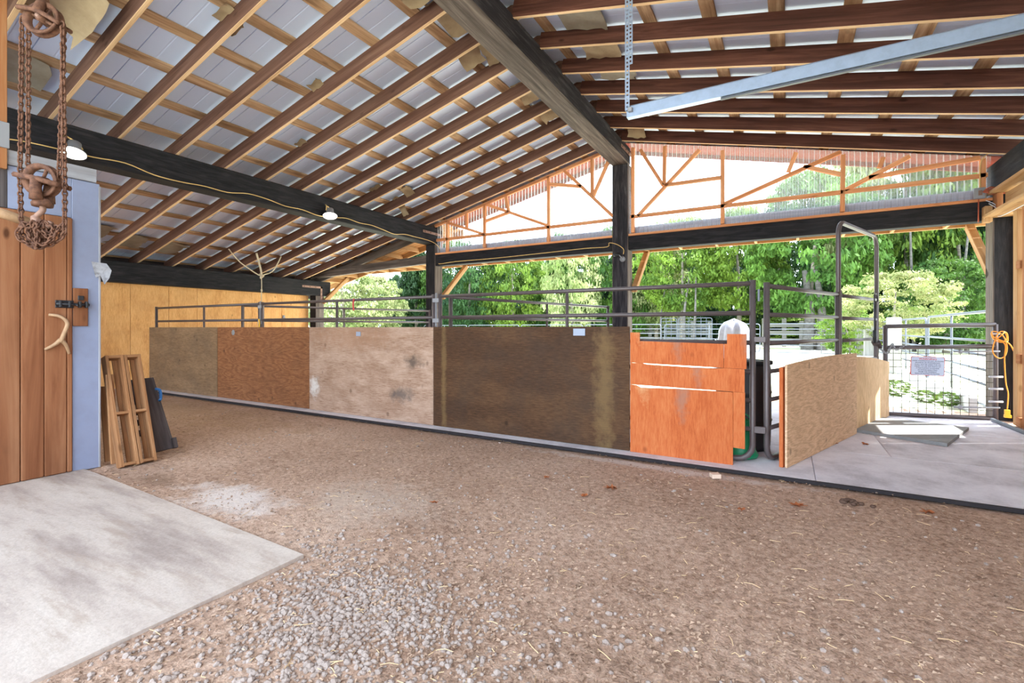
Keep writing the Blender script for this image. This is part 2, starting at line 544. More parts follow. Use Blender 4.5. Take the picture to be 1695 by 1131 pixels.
class MB:
    def __init__(s):
        s.v, s.f = [], []

    def add(s, vs, fs):
        b = len(s.v)
        s.v += [tuple(x) for x in vs]
        s.f += [tuple(i + b for i in f) for f in fs]

    def tube(s, pts, r, seg=8, closed=False, caps=True, flat=1.0):
        pts = [Vector(p) for p in pts]
        n = len(pts)
        rr = r if isinstance(r, (list, tuple)) else [r] * n
        prev = None
        rings = []
        for i, p in enumerate(pts):
            if closed:
                t = pts[(i + 1) % n] - pts[i - 1]
            else:
                t = pts[min(i + 1, n - 1)] - pts[max(i - 1, 0)]
            if t.length < 1e-9:
                t = Vector((0, 0, 1))
            t.normalize()
            if prev is None:
                a = Vector((0, 0, 1)) if abs(t.z) < 0.9 else Vector((1, 0, 0))
                u = t.cross(a).normalized()
            else:
                u = (prev - t * prev.dot(t))
                u = u.normalized() if u.length > 1e-6 else t.orthogonal().normalized()
            prev = u
            w = t.cross(u)
            rings.append([p + (u * math.cos(2 * math.pi * k / seg) + w * math.sin(2 * math.pi * k / seg) * flat) * rr[i] for k in range(seg)])
        vs = [q for ring in rings for q in ring]
        fs = []
        m = n if closed else n - 1
        for i in range(m):
            for k in range(seg):
                a, b2 = i * seg + k, i * seg + (k + 1) % seg
                c, d = ((i + 1) % n) * seg + (k + 1) % seg, ((i + 1) % n) * seg + k
                fs.append((a, b2, c, d))
        if caps and not closed:
            fs.append(tuple(reversed(range(seg))))
            fs.append(tuple((n - 1) * seg + k for k in range(seg)))
        s.add(vs, fs)

    def box(s, c, d, rot=None):
        x, y, z = d[0] / 2, d[1] / 2, d[2] / 2
        vs = [Vector(p) for p in ((-x, -y, -z), (x, -y, -z), (x, y, -z), (-x, y, -z), (-x, -y, z), (x, -y, z), (x, y, z), (-x, y, z))]
        if rot is not None:
            vs = [rot @ q for q in vs]
        c = Vector(c)
        s.add([q + c for q in vs], [(3, 2, 1, 0), (4, 5, 6, 7), (0, 1, 5, 4), (1, 2, 6, 5), (2, 3, 7, 6), (3, 0, 4, 7)])

    def lathe(s, prof, c=(0, 0, 0), seg=20, axis=None):
        rot = Matrix.Identity(3) if axis is None else Vector((0, 0, 1)).rotation_difference(Vector(axis)).to_matrix()
        c = Vector(c)
        vs = []
        for (r, z) in prof:
            for k in range(seg):
                a = 2 * math.pi * k / seg
                vs.append(rot @ Vector((r * math.cos(a), r * math.sin(a), z)) + c)
        fs = []
        for i in range(len(prof) - 1):
            for k in range(seg):
                fs.append((i * seg + k, i * seg + (k + 1) % seg, (i + 1) * seg + (k + 1) % seg, (i + 1) * seg + k))
        s.add(vs, fs)

    def build(s, name, mat, parent=None, smooth=True):
        me = bpy.data.meshes.new(name)
        me.from_pydata(s.v, [], s.f)
        me.materials.append(mat)
        if smooth:
            me.shade_smooth()
        o = put(name, me, None)
        # origin at the middle of the piece, so texture and parenting stay local
        c = sum((v.co for v in me.vertices), Vector()) / max(1, len(me.vertices))
        me.transform(Matrix.Translation(-c))
        o.location = c
        if parent is not None:
            o.parent = parent
            o.matrix_parent_inverse = parent.matrix_basis.inverted()
        return o


def tube(name, pts, r, mat, parent=None, seg=8, closed=False):
    m = MB()
    m.tube(pts, r, seg, closed)
    return m.build(name, mat, parent)


def sweep(pts, n=6):
    """smooth path through points"""
    P = [Vector(p) for p in pts]
    out = []
    for i in range(len(P) - 1):
        a, b, c, d = P[max(i - 1, 0)], P[i], P[i + 1], P[min(i + 2, len(P) - 1)]
        for k in range(n):
            t = k / n
            out.append(0.5 * ((2 * b) + (c - a) * t + (2 * a - 5 * b + 4 * c - d) * t * t + (3 * b - a - 3 * c + d) * t ** 3))
    out.append(P[-1])
    return out


def copy_tree(o, parent=None):
    c = o.copy()
    COL.objects.link(c)
    if parent is not None:
        c.parent = parent
        c.matrix_parent_inverse = o.matrix_parent_inverse.copy()
    for ch in [x for x in o.children]:
        copy_tree(ch, c)
    return c


# ================================================================== GROUND
def grid_mesh(name, x0, x1, y0, y1, step, zf, mat):
    nx, ny = int((x1 - x0) / step) + 1, int((y1 - y0) / step) + 1
    vs, fs = [], []
    for j in range(ny):
        for i in range(nx):
            x, y = x0 + (x1 - x0) * i / (nx - 1), y0 + (y1 - y0) * j / (ny - 1)
            vs.append((x, y, zf(x, y)))
    for j in range(ny - 1):
        for i in range(nx - 1):
            a = j * nx + i
            fs.append((a, a + 1, a + nx + 1, a + nx))
    me = bpy.data.meshes.new(name)
    me.from_pydata(vs, [], fs)
    me.materials.append(mat)
    me.shade_smooth()
    return put(name, me)


def dz(x, y):
    return 0.012 * noise.noise((x * 1.1, y * 1.1, 0)) + 0.006 * noise.noise((x * 5, y * 5, 3)) - 0.006


tag(grid_mesh('floor', -12.2, 3.0, -4.0, 9.6, 0.1, lambda x, y: dz(x, y) if y < 4.5 else -0.02, M['dirt']), 'bare brown dirt floor of the barn aisle with scattered chips', kind='structure')


def gz(x, y):
    if -12.3 < x < 3.1 and -4.1 < y < 9.7:
        return -0.12
    return -0.03 + 0.05 * noise.noise((x * 0.3, y * 0.3, 9))


tag(grid_mesh('ground', -90, 70, -45, 110, 1.0, gz, M['ground']), 'sun-bleached grassy ground outside the barn', kind='structure')

mb = MB()
mb.add([(-8, -4, -.1), (-2.29, -4, -.1), (-2.29, 1.69, -.1), (-5.05, 1.75, -.1), (-8, 1.75, -.1), (-8, -4, .012), (-2.29, -4, .012), (-2.29, 1.69, .012), (-5.05, 1.75, .012), (-8, 1.75, .012)],
       [(4, 3, 2, 1, 0), (5, 6, 7, 8, 9), (0, 1, 6, 5), (1, 2, 7, 6), (2, 3, 8, 7), (3, 4, 9, 8), (4, 0, 5, 9)])
tag(mb.build('floor_slab', M['slab'], smooth=False), 'pale worn concrete slab in front of the tack room door', kind='structure')

# rubber mats: a run of flat mats along and behind the stall front, one thick loose mat on top near the gate
mat_specs = [(-11.85, -9.443, 4.55, 5.75), (-9.44, -7.033, 4.55, 5.75), (-7.03, -4.623, 4.55, 5.75), (-4.62, -2.213, 4.55, 5.75), (-2.21, 0.197, 4.555, 5.75),
             (0.20, 2.6, 4.545, 5.75), (-0.9, 0.857, 5.753, 7.4), (0.86, 2.6, 5.753, 7.4), (-0.9, 0.85, 7.41, 9.0), (0.86, 2.45, 7.41, 9.0)]
mat_lab = ['black-edged rubber mat under the stall front against the left wall', 'rubber mat strip under the wavy brown plywood panel', 'rubber mat strip under the pale stained plywood panel',
           'rubber mat strip under the dark brown plywood panel', 'grey rubber mat at the foot of the bright orange plywood', 'dusty grey rubber mat bordering the dirt at the lower right',
           'grey rubber mat behind the tan plywood panel', 'grey rubber mat between the loose mat and the front mat', 'grey rubber mat outside the pale plywood panel', 'grey rubber mat at the foot of the wire gate']
for (x0, x1, y0, y1), lb in zip(mat_specs, mat_lab):
    o = xbox('rubber_mat', x0, x1, y0, y1, -0.015, 0.018, M['mat'], bev=0.006)
    tag(o, lb, 'mat', 'rubber floor mats')
mb = MB()
c4 = [(0.63, 6.95), (1.43, 6.52), (1.89, 7.72), (1.09, 8.02)]
mb.add([(x, y, 0.02) for x, y in c4] + [(x, y, 0.055) for x, y in c4], [(3, 2, 1, 0), (4, 5, 6, 7), (0, 1, 5, 4), (1, 2, 6, 5), (2, 3, 7, 6), (3, 0, 4, 7)])
tag(mb.build('loose_mat', M['loose'], smooth=False), 'thick loose rubber mat with a sunlit patch before the gate', 'mat')
o = plank('edge_strip', (-11.8, 4.535, 0.008), (2.6, 4.52, 0.008), 0.03, 0.03, M['edge_strip'])
tag(o, 'long black rubber edging between the dirt and the grey mats', 'edging')

# ================================================================== ROOF
ZL = lambda x: 4.73 + 0.236 * (x + 2.8)      # undersides of the left rafters
ZR = lambda x: 4.73 - 0.23 * (x + 2.8)       # undersides of the right rafters
ceiling = structure('ceiling', 'pitched barn roof of rafters, purlins and metal sheets')
RY = [1.98 + 0.66 * i for i in range(-4, 11)]
nL, nR = Vector((-0.2297, 0, 0.9733)), Vector((0.2241, 0, 0.9746))
for i, y0 in enumerate(RY):
    y = 2.08 + 0.658 * (i - 4)
    a, b = Vector((-2.52, y + 0.02, ZL(-2.52) + 0.095)), Vector((-12.5, y + 0.02, ZL(-12.5) + 0.095))
    rafter(b, a, 0.042, 0.19, M['rafter'], nL)
    y = 5.27 + 0.668 * (i - 9)
    a, b = Vector((-2.64, y, ZR(-2.64) + 0.095)), Vector((3.0, y, ZR(3.0) + 0.095))
    rafter(a, b, 0.042, 0.19, M['rafter_dark'], nR)
for k in range(17):
    x = -2.98 - 0.612 * k
    if x > -12.4:
        z = ZL(x) + 0.205
        plank('purlin', (x, -0.75, z), (x, 9.7, z), 0.14, 0.025, M['purlin'], ceiling, nL)
for k in range(9):
    x = -2.5 + 0.602 * k
    z = ZR(x) + 0.205
    plank('purlin', (x, -0.75, z), (x, 9.7, z), 0.14, 0.025, M['purlin'], ceiling, nR)


def sheet_mesh(x0, x1, zf, off, w):
    """ribbed roofing sheet: profile along Y, extruded along the slope"""
    prof = [(0, 0), (.10, 0), (.105, .003), (.115, .003), (.12, 0), (.296, 0), (.297, .03), (.303, .03), (.304, 0), (.46, 0), (.465, .003), (.475, .003), (.48, 0), (w - .002, 0), (w + .018, -.002)]
    n = len(prof)
    vs = [(x0, y, zf(x0) + off + z) for y, z in prof] + [(x1, y, zf(x1) + off + z) for y, z in prof]
    vs += [(x, y, z + 0.002) for x, y, z in vs]
    fs = []
    for i in range(n - 1):
        fs.append((i, i + 1, n + i + 1, n + i))
        fs.append((2 * n + n + i, 2 * n + n + i + 1, 2 * n + i + 1, 2 * n + i))
    me = bpy.data.meshes.new('roof_sheet')
    me.from_pydata(vs, [], fs)
    me.materials.append(M['steel_roof'])
    return me


mL = sheet_mesh(-12.9, -2.72, ZL, 0.22, 0.658)
mR = sheet_mesh(-2.9, 3.05, ZR, 0.22, 0.668)
for i in range(17):
    put('roof_sheet', mL, ceiling, (0, -0.552 - 0.658 + 0.658 * i + 0.02, 0))
    put('roof_sheet', mR, ceiling, (0, -0.743 - 0.668 + 0.668 * i + 0.02, 0))


def scrap(x, y, w, d, side='L', mat='paper', hang=0.12, seed=0):
    """a torn, crumpled piece of insulation facing held between purlin and sheet, its loose end drooping"""
    rnd = random.Random(seed)
    zf = ZL if side == 'L' else ZR
    off = 0.185
    nx, ny = 6, 6
    vs, fs = [], []
    for j in range(ny + 1):
        for i in range(nx + 1):
            u, v = i / nx - 0.5, j / ny - 0.5
            px, py = x + u * w * (1 + 0.25 * rnd.uniform(-1, 1) * (abs(v) > 0.4)), y + v * d * (1 + 0.3 * rnd.uniform(-1, 1) * (abs(u) > 0.4))
            vs.append((px, py, zf(px) + off - hang * max(0, v + 0.2) ** 1.5 + rnd.uniform(-0.018, 0.012)))
    n = len(vs)
    vs += [(a, b, c + 0.002) for a, b, c in vs]
    for j in range(ny):
        for i in range(nx):
            a = j * (nx + 1) + i
            fs.append((a, a + nx + 1, a + nx + 2, a + 1))
            fs.append((n + a, n + a + 1, n + a + nx + 2, n + a + nx + 1))
    m = MB()
    m.add(vs, fs)
    m.build('torn_paper', M[mat], ceiling)


for i, a in enumerate([(-5.55, 1.66, .75, .5, 'L', 'paper', .35), (-5.1, 1.1, 1.1, .55, 'L', 'paper_grey', .05), (-6.1, 1.1, 1.1, .55, 'L', 'paper_grey', .05), (-6.9, 1.7, .5, .5, 'L', 'paper_grey', .08), (-4.1, 1.66, .5, .5, 'L', 'paper_grey', .1),
                       (-4.4, 1.05, .9, .5, 'L', 'paper_grey', .1), (-6.9, 1.1, .6, .5, 'L', 'paper_grey', .1),
                       (-3.25, 3.65, .5, .5, 'L', 'paper', .2), (-3.2, 4.32, .5, .55, 'L', 'paper', .12), (-3.5, 4.95, .3, .3, 'L', 'paper', .2), (-3.2, 5.1, .35, .4, 'L', 'paper', .15), (-3.3, 6.25, .4, .5, 'L', 'paper', .1), (-3.35, 6.9, .3, .45, 'L', 'paper', .2),
                       (-6.6, 7.25, .22, .3, 'L', 'paper', .22), (-7.0, 7.45, .16, .34, 'L', 'paper', .5), (-6.9, 6.7, .3, .22, 'L', 'paper', .15), (-6.4, 4.72, .2, .2, 'L', 'paper', .2), (-5.2, 4.05, .2, .18, 'L', 'paper', .2), (-4.9, 2.75, .25, .2, 'L', 'paper', .2), (-2.0, 4.95, .5, .5, 'R', 'paper_grey', .05), (-2.0, 5.6, .45, .5, 'R', 'paper', .08), (-2.0, 6.25, .5, .45, 'R', 'paper_grey', .05),
                       (-2.3, 8.25, .3, .4, 'R', 'paper', .3), (-10.9, 3.65, .7, .5, 'L', 'paper_grey', .02), (-11.2, 5.0, .6, .55, 'L', 'paper_grey', .05), (-11.1, 4.3, .6, .5, 'L', 'paper_grey', .05)]):
    scrap(*a, seed=i)

# overhang beyond the gable: stained boards, barge boards
for k in range(8):
    y0 = 9.14 + 0.062 * k
    z = 0.135
    plank('soffit_board', (-7.3, y0 + 0.03, ZL(-7.3) + z), (-2.8, y0 + 0.03, ZL(-2.8) + z), 0.058, 0.012, M['soffit'], ceiling, nL)
    plank('soffit_board', (-2.8, y0 + 0.03, ZR(-2.8) + z), (3.05, y0 + 0.03, ZR(3.05) + z), 0.058, 0.012, M['soffit'], ceiling, nR)
plank('barge_board', (-7.3, 9.68, ZL(-7.3) + 0.10), (-2.8, 9.68, ZL(-2.8) + 0.10), 0.035, 0.11, M['soffit'], ceiling, nL)
plank('barge_board', (-2.8, 9.68, ZR(-2.8) + 0.12), (3.05, 9.68, ZR(3.05) + 0.12), 0.035, 0.11, M['soffit'], ceiling, nR)
for k in range(8):
    x = -7.6 - 0.6 * k
    plank('lookout', (x, 9.2, ZL(x) + 0.07), (x, 10.1, ZL(x) + 0.07), 0.04, 0.12, M['fir'], ceiling, nL)
for k in range(7):
    y0 = 9.24 + 0.13 * k
    plank('soffit_board', (-12.6, y0 + 0.06, ZL(-12.6) + 0.145), (-7.35, y0 + 0.06, ZL(-7.35) + 0.145), 0.124, 0.014, M['fir'], ceiling, nL)
plank('barge_board', (-12.7, 10.14, ZL(-12.7) + 0.08), (-7.3, 10.14, ZL(-7.3) + 0.08), 0.04, 0.16, M['fir'], ceiling, nL)
plank('rake_rafter', (-12.4, 9.2, ZL(-12.4) + 0.05), (-7.3, 9.2, ZL(-7.3) + 0.05), 0.06, 0.2, M['timber_grey'], ceiling, nL)

# ================================================================== POSTS AND BEAMS
ridge = thing('ridge_beam', 'heavy dark ridge beam running overhead to the centre post', 'beam', (-2.8, 4, 4.4))
ro = plank('timber', (-2.8, -0.8, 4.565), (-2.8, 9.15, 4.565), 0.33, 0.33, M['timber_side'], ridge, bev=0.015)
ro.data.materials.append(M['timber_grey'])
for p in ro.data.polygons:
    if p.normal.z < -0.6:
        p.material_index = 1
midb = thing('middle_beam', 'long black beam carrying the two lamps and a cable', 'beam', (-7.47, 4, 3.26))
plank('timber', (-7.47, -0.8, 3.455), (-7.47, 9.28, 3.455), 0.3, 0.39, M['timber'], midb, bev=0.015)
outb = thing('wall_beam', 'black beam on top of the plywood wall at far left', 'beam', (-11.8, 4, 2.17))
plank('timber', (-11.8, -0.8, 2.385), (-11.8, 9.5, 2.385), 0.3, 0.42, M['timber'], outb, bev=0.015)
rtb = thing('eave_beam', 'black beam along the right eave above pale planks', 'beam', (2.62, 4, 3.12))
plank('timber', (2.60, -0.8, 3.32), (2.60, 9.28, 3.32), 0.3, 0.4, M['timber'], rtb, bev=0.015)


def post(name, x0, x1, y0, y1, z1, label, mat=M['timber']):
    t = thing(name, label, 'post', ((x0 + x1) / 2, (y0 + y1) / 2, 0))
    o = xbox('timber', x0, x1, y0, y1, -0.05, z1, mat, t, bev=0.012)
    o.data = o.data.copy()
    o.data.materials.append(M['timber_grey'])
    for p in o.data.polygons:
        if abs(p.normal.z) > 0.6:      # local Z is the world X side of an upright
            p.material_index = 1
    return t


pr = post('timber_post', -2.95, -2.64, 9.0, 9.3, 4.40, 'tall stained post under the end of the ridge beam', M['timber_side'])
pm = post('timber_post', -7.62, -7.33, 9.0, 9.29, 3.26, 'black post at the end of the beam with the lamps')
po = post('timber_post', -11.93, -11.66, 9.0, 9.28, 2.175, 'short black post at the end of the plywood wall')
pt = post('timber_post', 2.45, 2.75, 9.0, 9.3, 3.12, 'black post on the right beside the wire gate')

hl = thing('header_beam', 'dark header beam below the left clear gable panel', 'beam', (-5, 9.1, 2.74))
plank('timber', (-7.33, 9.12, 2.875), (-2.95, 9.12, 2.875), 0.2, 0.27, M['timber'], hl, bev=0.01)
hr = thing('header_beam', 'dark header beam below the right clear gable panel', 'beam', (0, 9.1, 2.74))
plank('timber', (-2.64, 9.12, 2.875), (2.45, 9.12, 2.875), 0.2, 0.27, M['timber'], hr, bev=0.01)
hw = thing('header_beam', 'weathered grey header beam over the leftmost opening', 'beam', (-9.5, 9.15, 2.7))
plank('timber', (-12.0, 9.13, 2.77), (-7.62, 9.13, 2.93), 0.12, 0.2, M['timber_grey'], hw, bev=0.008)


# steel corner brackets
def bracket(name, label, x, y0, y1, zt, zb, w=0.055, t=0.008, parent=None):
    b = thing(name, label, 'bracket', (x, y1, zb))
    m = MB()
    m.box((x, (y0 + y1) / 2, zt - w / 2), (t, y1 - y0, w))
    m.box((x, y1 - w / 2, (zt + zb) / 2), (t, w, zt - zb))
    m.build('plate', M['bracket'], b, False)
    for k in range(6):
        f = MB()
        yy = y0 + 0.06 + k * (y1 - y0 - 0.1) / 3 if k < 3 else y1 - w / 2
        zz = zt - w / 2 if k < 3 else zt - 0.16 - (k - 3) * (zt - zb - 0.2) / 2.2
        f.lathe([(0, 0.012), (0.012, 0.012), (0.014, 0)], (x + t / 2, yy, zz), 8, (1, 0, 0))
        f.build('bolt', M['rust'], b)


bracket('corner_bracket', 'rusty L-shaped bracket joining the lamp beam to its post', -7.315, 8.55, 9.26, 3.53, 2.83)
bracket('corner_bracket', 'rusty L-shaped bracket at the end of the plywood wall beam', -11.645, 8.55, 9.2, 2.44, 2.0)
bracket('corner_bracket', 'brown bracket where the ridge beam meets the centre post', -2.63, 8.55, 9.25, 4.62, 3.85)


# gable windows: corrugated clear sheet on a stick frame
def gable(name, label, members, x0, x1, side, plank_z):
    w = structure(name, label)
    Y = 9.03
    for (a, b, c, d) in members:
        wd = 0.06
        plank('frame_stick', (a, Y, b), (c, Y, d), wd, wd, M['stick'], w, (0, 1, 0))
    plank('sill', (x0, 9.05, 3.025), (x1, 9.05, 3.025), 0.12, 0.04, M['stick'], w)
    # corrugated sheet, vertical waves
    n = int((x1 - x0) / 0.0125)
    vs, fs = [], []
    for i in range(n + 1):
        x = x0 + (x1 - x0) * i / n
        y = 9.088 + 0.012 * math.sin(2 * math.pi * x / 0.075)
        zt = (ZL(x) if side == 'L' else ZR(x)) + 0.12
        if side == 'L':
            zt = min(zt, 4.84)
        vs += [(x, y, 3.0), (x, y, zt)]
    for i in range(n):
        fs.append((2 * i, 2 * i + 2, 2 * i + 3, 2 * i + 1))
    m = MB()
    m.add(vs, fs)
    m.build('clear_sheet', M['poly'], w)
    plank('outer_board', (x0 + .05, 9.13, plank_z), (x1 - .05, 9.13, plank_z + 0.005), 0.03, 0.15, M['grey_board'], w)
    return w


RM = [(-1.96, 4.6, -1.97, 3.89), (-2.41, 4.62, -1.99, 3.88), (-1.36, 4.42, -2.46, 3.37), (-1.96, 3.88, -0.99, 3.87), (-0.98, 4.34, -0.98, 3.06), (-0.96, 3.4, 0.72, 4.0), (0.12, 4.1, 0.01, 3.8), (0.22, 3.86, 0.72, 3.65),
      (0.75, 3.95, 0.74, 3.06), (0.77, 3.39, 1.56, 3.78), (1.25, 3.82, 1.2, 3.67), (1.07, 3.54, 2.32, 3.62), (-2.6, 3.37, 2.4, 3.37), (2.35, 3.6, 2.35, 3.05), (-2.55, 4.68, -2.55, 3.06)]
LM = [(-6.42, 3.9, -6.42, 3.57), (-6.96, 3.74, -5.95, 3.37), (-5.925, 4.03, -5.93, 3.06), (-5.9, 3.66, -5.3, 3.78), (-5.87, 4.03, -4.36, 3.4), (-5.37, 4.14, -5.29, 3.79), (-4.33, 4.42, -4.33, 3.05), (-4.3, 4.25, -3.59, 4.1), (-3.97, 4.48, -2.94, 3.42),
      (-3.37, 4.62, -3.37, 3.9), (-3.04, 4.5, -3.35, 3.86), (-7.3, 3.355, -2.96, 3.355), (-6.98, 3.79, -6.98, 3.04), (-7.35, 3.70, -3.0, 4.73)]
gable('window_1', 'left clear corrugated gable panel on a stick frame', LM, -7.32, -2.95, 'L', 3.10)
gable('window_2', 'right clear corrugated gable panel on a stick frame', RM, -2.63, 2.45, 'R', 3.12)

# eyebrow roof outside the header, on knee braces
ey = structure('trim_1', 'pale timber eyebrow roof outside the openings')
for x in [-11.4 + 0.68 * k for k in range(23)]:
    plank('lookout', (x, 9.23, 2.93), (x, 10.22, 2.90), 0.045, 0.09, M['fir'], ey)
plank('rim_board', (-11.9, 10.25, 2.905), (3.7, 10.25, 2.905), 0.04, 0.09, M['fir'], ey)  # right end lengthened out of view to shade the pale plywood
plank('ledger', (-7.3, 9.24, 2.79), (2.45, 9.24, 2.79), 0.04, 0.06, M['fir'], ey)
for k in range(8):
    y = 9.29 + 0.128 * k
    plank('deck_board', (-11.9, y, 2.985 - 0.03 * (y - 9.23)), (3.7, y, 2.985 - 0.03 * (y - 9.23)), 0.122, 0.016, M['fir'], ey)
for x in (-11.6, -7.27, -2.58, 2.5):
    plank('knee_brace', (x, 9.2, 1.98), (x, 10.2, 2.86), 0.1, 0.1, M['fir'], ey, (0, -0.65, 0.75))

# ================================================================== WALLS
wl = structure('wall_left', 'orange plywood wall along the far left side of the barn')
ys = [-0.8, 1.0, 3.0, 4.68, 5.40, 5.99, 7.31, 8.15, 8.99]
for a, b in zip(ys[:-1], ys[1:]):
    o = box('plywood_sheet', (-11.98, (a + b) / 2, 1.09), (b - a - 0.006, 0.02, 2.18), M['ply_wall'], wl, rot=Matrix(((0, -1, 0), (1, 0, 0), (0, 0, 1))))
xbox('eave_board', -12.16, -12.13, -0.8, 9.5, 2.1, 2.86, M['dark_wood'], wl)
xbox('backing', -12.02, -12.0, -0.8, 9.0, 0.0, 2.2, M['dark_wood'], wl)
hk = thing('wall_hook', 'small metal ring hook on the plywood wall near the post', 'hook', (-11.95, 8.2, 1.5))
m = MB()
m.box((-11.96, 8.2, 1.55), (0.02, 0.06, 0.09))
m.tube([(-11.94, 8.2 + 0.05 * math.cos(t), 1.49 + 0.05 * math.sin(t)) for t in [k * math.pi / 6 for k in range(12)]], 0.008, 6, True)
m.build('ring', M['grey'], hk)

wr = structure('wall_right', 'timber right wall with an open hatch')
Y0 = -0.6
for k in range(18):
    a = Y0 + 0.5 * k
    b = min(a + 0.495, 8.9)
    if b <= 7.55 or a >= 8.38:
        xbox('wall_plank', 2.62, 2.645, a, b, 0, 3.1, M['fir'], wr)
for (a, b, z0, z1) in ((7.41, 7.70, 0, 3.1), (8.30, 8.395, 0, 3.1), (7.70, 8.30, 0, 1.3), (7.70, 8.30, 2.5, 3.1)):
    xbox('wall_plank', 2.62, 2.645, a, b, z0, z1, M['fir'], wr)
xbox('wall_plank', 2.66, 2.69, 8.85, 9.05, 0, 3.1, M['fir'], wr)
xbox('jamb', 2.53, 2.66, 8.48, 8.60, 0, 2.78, M['fir'], wr)
xbox('jamb', 2.54, 2.62, 8.30, 8.36, 0, 2.78, M['framing'], wr)
xbox('rail', 2.52, 2.62, 8.36, 8.48, 0.80, 0.92, M['framing'], wr)
xbox('rail', 2.52, 2.62, 8.36, 8.48, 0.0, 0.12, M['framing'], wr)
xbox('rail', 2.52, 2.62, 8.36, 8.48, 2.0, 2.1, M['framing'], wr)
xbox('header_plank', 2.38, 2.72, -0.6, 8.98, 3.075, 3.115, M['fir'], wr)
xbox('header_board', 2.50, 2.54, -0.6, 8.75, 2.84, 3.04, M['fir'], wr)
xbox('header_plank', 2.33, 2.66, -0.6, 8.97, 2.76, 2.80, M['fir'], wr)
xbox('block', 2.34, 2.42, 8.9, 9.02, 2.70, 2.92, M['fir'], wr)
xbox('block', 2.44, 2.50, 8.82, 8.98, 2.81, 3.07, M['framing'], wr)

# tack room at the left
tk = structure('wall_tack_room', 'blue-grey sheet wall of the tack room beside the plank door')
X = -5.35
m = MB()
m.box((-6.5, 0.2, 1.32), (2.26, 3.28, 2.62))
m.build('core', M['blue_wall'], tk, False)
xbox('sheet', X - 0.02, X, 1.668, 1.86, 0.0, 2.54, M['blue_wall'], tk)
xbox('sheet', X - 0.022, X - 0.002, 1.625, 1.667, 2.2, 2.54, M['blue_wall'], tk)
xbox('sheet', X - 0.02, X, 1.275, 1.622, 2.2, 2.54, M['blue_wall'], tk)
xbox('sheet', X - 0.02, X, -0.8, 1.2, 2.2, 2.54, M['blue_wall'], tk)
xbox('top_plank', X - 0.03, X + 0.012, 0.3, 1.835, 2.545, 2.662, M['white_plank'], tk)
xbox('lintel', X - 0.03, X + 0.002, 1.2, 1.275, 2.2, 2.54, M['dark_wood'], tk)
xbox('corner_strip', X - 0.01, X + 0.004, 1.852, 1.868, 0, 2.52, M['white_plank'], tk)
xbox('upright', X - 0.04, X + 0.04, 1.10, 1.265, 2.5, 4.05, M['framing'], tk)
xbox('hinge_plate', X + 0.03, X + 0.055, 1.19, 1.275, 2.66, 2.86, M['grey'], tk)

dr = structure('door_1', 'vertical pine plank door of the tack room')
for (a, b) in ((0.66, 0.80), (0.803, 0.945), (0.948, 1.09), (1.093, 1.213), (1.216, 1.344), (1.348, 1.486), (1.489, 1.630), (1.633, 1.667)):
    xbox('plank', X - 0.02, X + 0.018, a, b, 0.015, 2.195, M['door_wood'], dr, bev=0.006)
hd = thing('antler_handle', 'forked antler fixed to the plank door as a pull handle', 'handle', (X + 0.05, 1.56, 1.2))
m = MB()
pa = sweep([(X + 0.02, 1.515, 1.36), (X + 0.06, 1.575, 1.345), (X + 0.075, 1.615, 1.29), (X + 0.07, 1.595, 1.2), (X + 0.06, 1.575, 1.13)], 6)
m.tube(pa, [0.012 + 0.006 * i / len(pa) for i in range(len(pa))], 8)
pb = sweep([(X + 0.06, 1.577, 1.15), (X + 0.055, 1.54, 1.11), (X + 0.02, 1.49, 1.07)], 6)
m.tube(pb, [0.019 - 0.009 * i / len(pb) for i in range(len(pb))], 8)
pc = sweep([(X + 0.06, 1.577, 1.15), (X + 0.055, 1.61, 1.11), (X + 0.02, 1.645, 1.03)], 6)
m.tube(pc, [0.019 - 0.009 * i / len(pc) for i in range(len(pc))], 8)
m.build('antler', M['antler'], hd)
bt = thing('door_bolt', 'black sliding bolt on the plank door and its brown backing plate', 'bolt', (X + 0.03, 1.66, 1.45))
xbox('backing_board', X, X + 0.02, 1.672, 1.772, 1.266, 1.595, M['door_wood'], bt)
xbox('plate', X + 0.018, X + 0.028, 1.553, 1.672, 1.42, 1.485, M['black'], bt)
m = MB()
m.tube([(X + 0.045, 1.55, 1.452), (X + 0.045, 1.77, 1.452)], 0.012, 8)
m.tube([(X + 0.045, 1.68, 1.452), (X + 0.09, 1.68, 1.44)], 0.008, 6)
m.build('rod', M['black'], bt)
for y in (1.57, 1.63, 1.70, 1.745):
    xbox('loop', X + 0.02, X + 0.062, y, y + 0.016, 1.425, 1.48, M['black'], bt)
xbox('staple', X + 0.02, X + 0.035, 1.70, 1.74, 1.49, 1.53, M['black'], bt)
m = MB()
m.add([(X + 0.004, 1.80, 1.84), (X + 0.03, 1.90, 1.83), (X + 0.05, 1.93, 1.77), (X + 0.045, 1.915, 1.70), (X + 0.03, 1.885, 1.64), (X + 0.02, 1.86, 1.72), (X + 0.008, 1.83, 1.70)], [(0, 1, 2, 5), (2, 3, 5), (3, 4, 5), (0, 5, 6)])
m.v += [(x - 0.003, y, z) for x, y, z in m.v]
m.f += [tuple(i + 7 for i in reversed(f)) for f in m.f]
tag(m.build('paper_notice', M['white_plank'], smooth=False), 'curled torn paper notice pinned at the blue wall corner', 'paper')
pl = thing('hitch_pole', 'tan pole with black cap poking in beside the rusty chain', 'pole', (-4.95, 1.2, 2.08))
tube('shaft', [(-4.97, 1.02, 2.12), (-4.99, 1.40, 2.03)], 0.035, M['antler'], pl, 10)
tube('cap', [(-4.966, 0.99, 2.127), (-4.97, 1.06, 2.11)], 0.04, M['black'], pl, 10)

